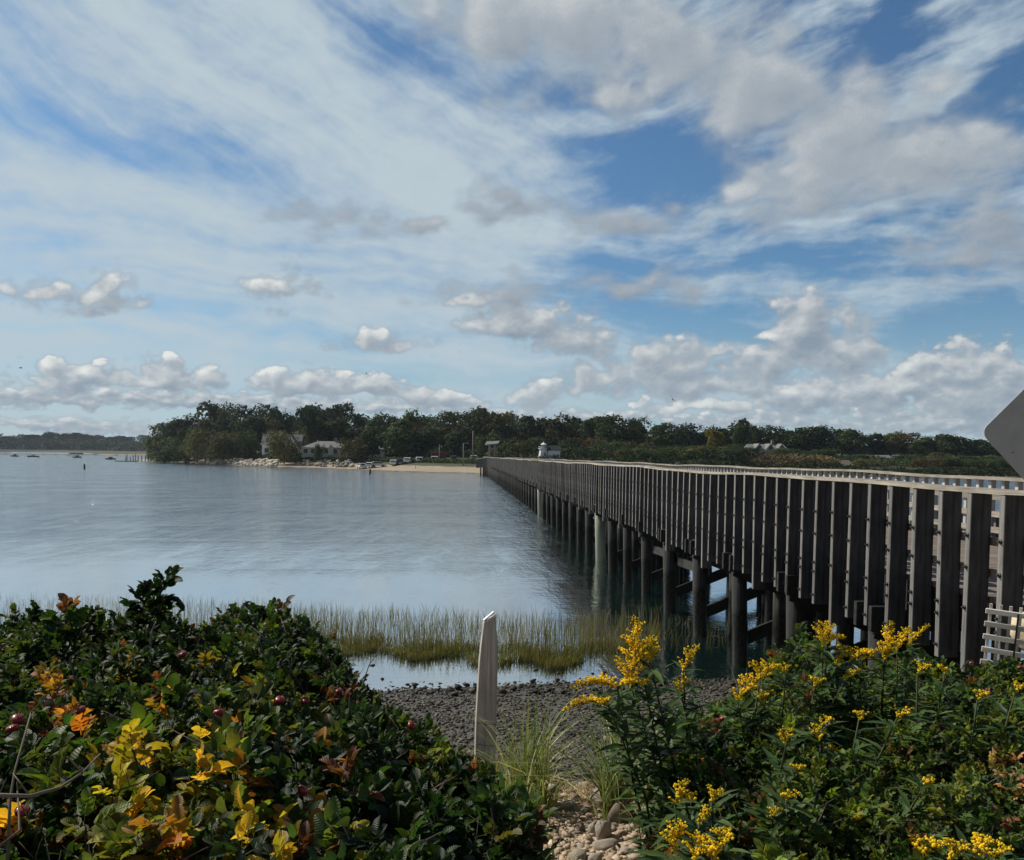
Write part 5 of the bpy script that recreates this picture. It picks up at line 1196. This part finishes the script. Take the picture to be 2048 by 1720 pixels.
# ---- grasses
def blades(n, px, py, h, wd, lean, cols, rootr, seg=5):
    """n blades around (px,py) arrays -> V,F,T"""
    x0, y0 = px, py; an = rng.uniform(0, 6.28, n); ln = np.abs(rng.normal(0, lean, n)); t_ = np.linspace(0, 1, seg + 1)
    z0 = ground_z(x0, y0) - .02; H = h * rng.uniform(.55, 1.1, n)
    side = np.stack([-np.sin(an), np.cos(an)], -1); fa = rng.uniform(0, 6.28, n); wdir = np.stack([np.cos(fa), np.sin(fa)], -1)
    V = np.zeros((n, seg + 1, 2, 3))
    for k, t in enumerate(t_):
        r_ = ln * H * (t ** 1.9); cx, cy = x0 + np.cos(an) * r_, y0 + np.sin(an) * r_; cz = z0 + H * t * (1 - .32 * ln * t * t)
        ww = wd * (1 - t) ** .6 * .5 + .0004
        for j, s_ in enumerate((-1, 1)): V[:, k, j, 0] = cx + wdir[:, 0] * s_ * ww; V[:, k, j, 1] = cy + wdir[:, 1] * s_ * ww; V[:, k, j, 2] = cz
    f = np.array([(2 * k, 2 * k + 1, 2 * k + 3, 2 * k + 2) for k in range(seg)]); Fc = f[None] + (np.arange(n) * 2 * (seg + 1))[:, None, None]
    c = np.array(cols)[rng.integers(0, len(cols), n)] * rng.uniform(.7, 1.25, (n, 1)); T = np.repeat(c[:, None], 2 * (seg + 1), 1)
    return V.reshape(-1, 3), Fc.reshape(-1, 4), T
def clump(u, Y, n, h, r_, lean, cols, label, wd=.006, name='grass_clump'):
    wd *= 2.1; n = int(n * .62); lean *= 1.25
    x, y = at(u, Y); V, Fc, T = blades(n, x + rng.normal(0, r_, n), y + rng.normal(0, r_, n), h, wd, lean, cols, r_)
    org = np.array((x, y, gz(x, y))); e = empty(name, org, 0, label, 'grass clump', 'beachgrass clumps on the path'); npmesh('blades', V - org, Fc, BLADE, e, col=T.reshape(-1, 3))
    m = max(14, n // 4); V, Fc, T = blades(m, x + rng.normal(0, r_, m), y + rng.normal(0, r_, m), h * .45, wd, lean * 2.2, [(.36, .26, .12), (.28, .19, .08)], r_); npmesh('dry_blades', V - org, Fc, BLADE, e, col=T.reshape(-1, 3))
BG = [(.13, .19, .06), (.24, .30, .13), (.10, .15, .045), (.40, .42, .24)]; BY_ = [(.22, .20, .06), (.30, .25, .09), (.14, .16, .045)]
clump(1060, 5.6, 195, .85, .06, .55, BG, 'tall beachgrass clump to the right of the white stake foot', .007)
clump(1090, 5.3, 90, .62, .05, .6, BG + BY_, 'smaller beachgrass clump joined to the right of the tall one')
clump(1245, 5.2, 180, .92, .045, .55, BG, 'beachgrass clump between the path stones and the goldenrod', .007)
clump(1300, 5.6, 90, .6, .08, .8, BG + BY_, 'loose grass tuft behind the goldenrod stems')
clump(970, 6.4, 165, .42, .10, .7, BY_ + BG, 'yellowish short grass tuft hiding the foot of the white stake', .005)
clump(1020, 6.0, 90, .5, .08, .7, BY_, 'yellow-green grass tuft just right of the stake foot', .005)
clump(1115, 3.2, 51, .55, .02, .25, BG + BY_, 'thin green grass stalks at the lower left of the path', .005)
clump(1500, 4.6, 33, .95, .05, .45, [(.38, .34, .20)], 'thin dry grass stalks before the dark piles', .004)
clump(1545, 5.0, 33, .95, .05, .35, [(.36, .33, .22)], 'thin upright dry stalks left of the rose bush at the posts', .004)
clump(820, 4.2, 39, .55, .06, .6, [(.32, .30, .20), (.2, .22, .1)], 'sparse bent grass left of the white stake', .004)
clump(1380, 2.2, 30, .75, .04, .25, BG, 'few tall thin blades in front of the bright goldenrod clusters', .004)
clump(1940, 2.3, 39, .40, .04, .7, BG, 'arching grass blades low in the right bushes', .006)
clump(1180, 5.9, 60, .22, .22, 1.2, [(.42, .31, .13), (.34, .24, .09)], 'flattened straw-coloured grass across the path', .004)
n = 900; u = rng.uniform(1000, 1420, n); Y = rng.uniform(5.6, 6.8, n); x = (u - 921) / F * Y
V, Fc, T = blades(n, x, Y, .16, .004, 1.3, [(.40, .29, .12), (.26, .22, .08), (.20, .16, .07)], 0, 3)
tag(npmesh('straw', V, Fc, BLADE, col=T.reshape(-1, 3)), 'matted straw and short grass at the top of the stony shore', 'straw', kind='stuff')
def marsh(n, fy, h, wd, lean, cols_low, cols_top, name, label, u0=-900, u1=1330, keep=None):
    u = rng.uniform(u0, u1, n); Y = fy(u, n); x = (u - 921) / F * Y
    k = fbm(x * .8, Y * 1.2, 3, seed=300) + rng.normal(0, .14, n) + (keep(u) if keep is not None else 0) > -.12
    x, Y = x[k], Y[k]; m_ = len(x); V, Fc, T = blades(m_, x, Y, h, wd, lean, [(1, 1, 1)], 0, 4)
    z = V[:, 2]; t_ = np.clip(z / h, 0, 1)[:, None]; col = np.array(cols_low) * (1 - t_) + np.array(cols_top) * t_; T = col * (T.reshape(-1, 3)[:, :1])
    return tag(npmesh(name, V, Fc, BLADE, col=T), label, 'marsh grass', kind='stuff')
front = lambda u: np.interp(u, [-900, 300, 700, 1000, 1130, 1250, 1330, 1500], [20.5, 20, 17.6, 16.6, 16.4, 16.8, 18, 18.5])
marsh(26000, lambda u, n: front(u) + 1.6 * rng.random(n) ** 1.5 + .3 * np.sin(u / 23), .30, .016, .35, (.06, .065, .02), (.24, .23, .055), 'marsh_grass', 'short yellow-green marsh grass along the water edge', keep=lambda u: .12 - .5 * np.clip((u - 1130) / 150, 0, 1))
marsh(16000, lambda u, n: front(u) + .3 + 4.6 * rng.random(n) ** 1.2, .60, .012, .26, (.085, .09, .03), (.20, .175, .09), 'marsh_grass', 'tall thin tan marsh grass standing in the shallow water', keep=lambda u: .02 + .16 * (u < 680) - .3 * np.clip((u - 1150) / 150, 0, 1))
marsh(500, lambda u, n: front(u) + 3.0 * rng.random(n), .42, .012, .3, (.07, .065, .025), (.16, .13, .06), 'marsh_grass', 'thin scattered marsh grass in the shade of the bridge', 1180, 1560)

# ---- stones
GRAV = tinted('pebble', rough=.9, spec=.15, bump=.4); WETST = tinted('wet_stone', rough=.75, spec=.25, bump=.4)
def pebbles(n, yr, ur, size, cols, matr, label, name, zf=.35, keep=None):
    Y = np.sqrt(rng.uniform(yr[0] ** 2, yr[1] ** 2, n)); u = rng.uniform(*ur, n); x = (u - 921) / F * Y
    if keep is not None: k = keep(x, Y, u); x, Y = x[k], Y[k]; n = len(x)
    s_ = size[0] + (size[1] - size[0]) * rng.random(n) ** 3.2; scl = np.stack([s_ * rng.uniform(.8, 1.5, n), s_ * rng.uniform(.7, 1.2, n), s_ * rng.uniform(.4, .8, n)], -1)
    pos = np.stack([x, Y, ground_z(x, Y) + scl[:, 2] * zf], -1); v = ICO1[0] * (1 + .16 * np.sin(ICO1[0] * 5.1).sum(1))[:, None]
    tilt = basis(np.stack([np.cos(rng.uniform(0, 6.28, n)), np.sin(rng.uniform(0, 6.28, n)), rng.normal(0, .35, n)], -1), np.tile((0, 0, 1.), (n, 1)))
    V, Fc = scatter(v, ICO1[1], pos, scl, tilt); c = np.array(cols)[rng.integers(0, len(cols), n)] * rng.uniform(.65, 1.25, (n, 1))
    return tag(npmesh(name, V, Fc, matr, col=np.repeat(c, len(v), 0)), label, 'stones', kind='stuff')
pebbles(9500, (2.6, 6.6), (930, 1460), (.004, .030), [(.40, .31, .21), (.46, .37, .26), (.30, .22, .145), (.24, .20, .15), (.42, .31, .22)], GRAV, 'sandy coloured gravel of the path between the bushes', 'gravel')
pebbles(62000, (6.2, 15.4), (-500, 1750), (.007, .036), [(.034, .031, .025), (.050, .045, .036), (.085, .076, .060), (.024, .023, .020), (.075, .058, .040), (.15, .13, .105)], WETST, 'dark wet stones and shells covering the shore', 'shore_stones')
pebbles(900, (14.2, 17.5), (650, 1500), (.015, .075), [(.035, .035, .03), (.07, .065, .05)], WETST, 'dark stones poking out of the shallow water edge', 'shallows_stones', 1.0, keep=lambda x, Y, u: rng.random(len(x)) < np.clip((17 - Y) / 3, .04, .9) ** 1.6)
M_ROCK = simple('buff_rock', (.36, .31, .245), .9, var=.28, scale=12, bump=.6); M_ROCKD = simple('brown_rock', (.20, .165, .13), .9, var=.28, scale=12, bump=.6)
RK = [(1208, 1598, 62, 52, 0, 'large rounded grey rock at the middle of the path'), (1240, 1588, 40, 42, 1, 'dark rounded rock leaning behind the large grey one'), (1236, 1628, 46, 46, 1, 'brown rock at the foot of the beachgrass by the large grey one'), (1236, 1610, 24, 22, 0, 'small pale rock perched between the two brown rocks'), (1206, 1660, 36, 50, 0, 'upright egg-shaped pale rock in front of the large grey one'), (1188, 1656, 26, 34, 0, 'small pale rock leaning on the egg-shaped one'),
      (1140, 1612, 40, 22, 0, 'flat pale rock left of the large grey one'), (1152, 1598, 20, 18, 1, 'small brown rock above the flat pale one'), (1104, 1582, 46, 30, 0, 'angular buff rock at the foot of the left beachgrass'), (1076, 1592, 34, 26, 0, 'pale rock half under the left rose bush'), (1100, 1605, 30, 20, 0, 'low buff rock below the angular one'), (1165, 1572, 34, 16, 0, 'low flat buff rock at the top of the path'),
      (1198, 1552, 26, 16, 0, 'small white flat rock among the straw'), (1162, 1656, 18, 22, 1, 'small dark rock left of the pale leaning one'), (1212, 1690, 54, 26, 0, 'wedge-shaped buff rock low on the path'), (1155, 1712, 38, 22, 0, 'buff rock at the bottom edge, left'), (1190, 1716, 34, 18, 0, 'buff rock at the bottom edge, middle'), (1306, 1712, 38, 30, 1, 'round pinkish-brown rock at the bottom edge by the goldenrod'), (1250, 1702, 26, 14, 0, 'small flat rock right of the wedge-shaped one'),
      (1214, 1478, 16, 12, 0, 'small pinkish stone alone on the dark shore'), (900, 1378, 16, 14, 1, 'dark stone at the water edge left of the stake'), (1040, 1372, 14, 10, 1, 'dark stone at the water edge right of the stake')]
for k, (px, py, w_, h_, dk, lab) in enumerate(RK):
    Y = 3.0
    while Y < 18 and W(px, py + h_ * .35, Y).z > gz(W(px, py, Y).x, Y): Y += .02
    p = W(px, py, Y); o = link('rock', rock_mesh(40 + k, M_ROCKD if dk else M_ROCK, ICO3, .24, 'rock')); o.location = (p.x, p.y, gz(p.x, p.y) + h_ / F * Y * .28)
    a, c = w_ / F * Y * .5, h_ / F * Y * .5; o.scale = (a * 1.05, a * .9, c * 1.15); o.rotation_euler = (rnd.uniform(-.15, .15), rnd.uniform(-.15, .15), rnd.uniform(-.5, .5)); tag(o, lab, 'rock', 'rocks lying on the path' if k < 19 else None)

# ---- the white weathered stake
M_STAKE = wood('bleached_wood', (.60, .56, .52), (.27, .24, .215)); M_RIM = simple('white_rim', (.78, .80, .82), .5, var=.05)
Y = 7.6; p = W(972, 1490, Y); g = gz(p.x, Y); top = W(972, 1232, Y).z; base = Vector((p.x, Y, g)); k = Y / F; hh = top - g
st = empty('stake', base, 0, 'white weathered stake with a split slanted top standing on the shore', 'stake')
def sec(wl, wr, z, dpt, rel=0):           # cross-section: flat front with a raised middle, rounded back
    return [(wl, -.02, z), (wl + .012, -dpt, z), ((wl + wr) * .42, -dpt - .006, z), ((wl + wr) * .5 + .01, -dpt - .022, z), (wr - .03, -dpt - .008, z), (wr - .004, -dpt + .012, z), (wr, .01, z), ((wl + wr) / 2, dpt, z)]
prof = [(1500, 948, 992), (1440, 949, 993), (1380, 952, 994), (1320, 955, 994), (1270, 960, 992), (1245, 963, 990)]
b = MB(); vs, fs = [], []; rows = []
for (py, l_, r_) in prof: rows.append(sec((l_ - 972) * k, (r_ - 972) * k, W(972, py, Y).z - g, .05))
tl, tr = (964 - 972) * k, (990 - 972) * k; last = sec(tl, tr, 0, .045); zt0, zt1 = W(964, 1242, Y).z - g, W(990, 1229, Y).z - g
last = [(x, y, zt0 + (zt1 - zt0) * (x - tl) / (tr - tl)) for x, y, z in last]; rows.append(last); n = 8
rows.insert(0, [(x, y, -.25) for x, y, z in rows[0]])
for r_ in rows: vs += r_
for i in range(len(rows) - 1):
    for q in range(n): fs.append((i * n + q, i * n + (q + 1) % n, (i + 1) * n + (q + 1) % n, (i + 1) * n + q))
fs.append(tuple(range((len(rows) - 1) * n, len(rows) * n))); b.add(vs, fs); b.build('shaft', M_STAKE, st)
b = MB(); b.beam((tl + .004, -.03, zt0 + .012), (tr - .022, -.02, zt1 + .028), .05, .012); b.beam((tl + .03, -.05, zt0 + .008), (tr, -.045, zt1 + .004), .02, .014); b.build('split_top', M_RIM, st)
b = MB()
for q in (.22, .35): z_ = hh * q; b.tube([(-.10, -.052, z_ + .01), (0, -.078, z_), (.09, -.055, z_ - .01)], .002, 5)
b.build('wire', STEEL, st)

# ---- lattice panel
M_LAT = wood('bleached_lattice', (.66, .64, .60), (.42, .40, .37), axis=0)
Y0 = 5.7; a = W(1964, 1214, Y0); lt = empty('lattice_panel', (a.x, Y0, a.z - .42), 0, 'bleached white lattice panel beyond the right bushes', 'lattice')
L = 1.7; ang2 = -.62; lt.rotation_euler = (0, .06, ang2)
for k in range(5): b = MB(); b.box((L / 2, -.014, .40 - .092 * k), (L, .022, .036), bev=.003); b.build('slat', M_LAT, lt)
for k in range(28): b = MB(); b.box((.03 + .061 * k, .006, .215), (.020, .018, .475), bev=.002); b.build('batten', M_LAT, lt)
b = MB(); b.box((.20, -.032, .2), (.012, .012, .42)); b.build('tie_wire', STEEL, lt)
o = link('boulder', rock_mesh(77, simple('buff_boulder', (.50, .42, .28), .9), ICO3)); q = W(2075, 1262, 7.2); o.location = (q.x, q.y, q.z); o.scale = (.22, .2, .18); tag(o, 'buff boulder just showing above the white lattice at the right edge', 'boulder')

# ---- the back of the diamond road sign
M_ALU = simple('bare_aluminium', (.30, .32, .345), .5, var=.22, scale=10, bump=.05, metal=.25, spec=.5); M_YEL = simple('yellow_face', (.75, .5, .05), .5)
Y = 4.4; c0 = W(1968, 864, Y); s_ = .76; rr = .048; hd = s_ / math.sqrt(2) * 1.0
cx = c0.x + hd - rr * (math.sqrt(2) - 1); e = empty('road_sign', (cx, Y, gz(cx, Y)), 0, 'grey bare metal back of a diamond-shaped road sign at the right edge', 'sign')
pts = []
for q in range(4):
    aa = q * math.pi / 2; cxx, cz = (s_ / 2 - rr) * (math.cos(aa) - math.sin(aa)), (s_ / 2 - rr) * (math.sin(aa) + math.cos(aa))
    for t_ in np.linspace(0, math.pi / 2, 7): pts.append((cxx + rr * math.cos(aa + t_), cz + rr * math.sin(aa + t_)))
Rt = Matrix.Translation((0, 0, c0.z - gz(cx, Y))) @ Matrix.Rotation(math.pi / 4, 4, 'Y')
b = MB(); b.prism(pts, -.002, .002, Rt); pl = b.build('plate', M_ALU, e)
b = MB(); b.prism([(x * .985, z * .985) for x, z in pts], .0025, .004, Rt); b.build('yellow_face', M_YEL, e)
b = MB(); b.box((0, .03, (c0.z - gz(cx, Y)) / 2 + .2), (.06, .03, c0.z - gz(cx, Y) + .9)); b.build('post', M_POLE, e)
for zz in (-.25, .0, .28): b = MB(); b.tube([(0, -.002, c0.z - gz(cx, Y) + zz), (0, -.009, c0.z - gz(cx, Y) + zz)], .012, 8); b.build('bolt', STEEL, e)
q = W(2025, 905, Y); b = MB(); b.tube([(q.x - cx, -.002, q.z - gz(cx, Y)), (q.x - cx, -.004, q.z - gz(cx, Y))], .0035, 8); b.build('rivet', STEEL, e)

# ------------------------------------------------------------------ air
hz = MB(); hz.box((0, 760, 24), (3600, 1700, 62)); hm = bpy.data.materials.new('air'); hm.use_nodes = True; hm.node_tree.nodes.clear(); nt = NT(hm.node_tree)
pv = nt.node('ShaderNodeVolumePrincipled'); pv.inputs['Color'].default_value = (.72, .84, 1, 1); pv.inputs['Density'].default_value = .00009; pv.inputs['Anisotropy'].default_value = .1
om = nt.node('ShaderNodeOutputMaterial'); nt.l.new(pv.outputs[0], om.inputs['Volume'])
tag(hz.build('haze', hm), kind='stuff')
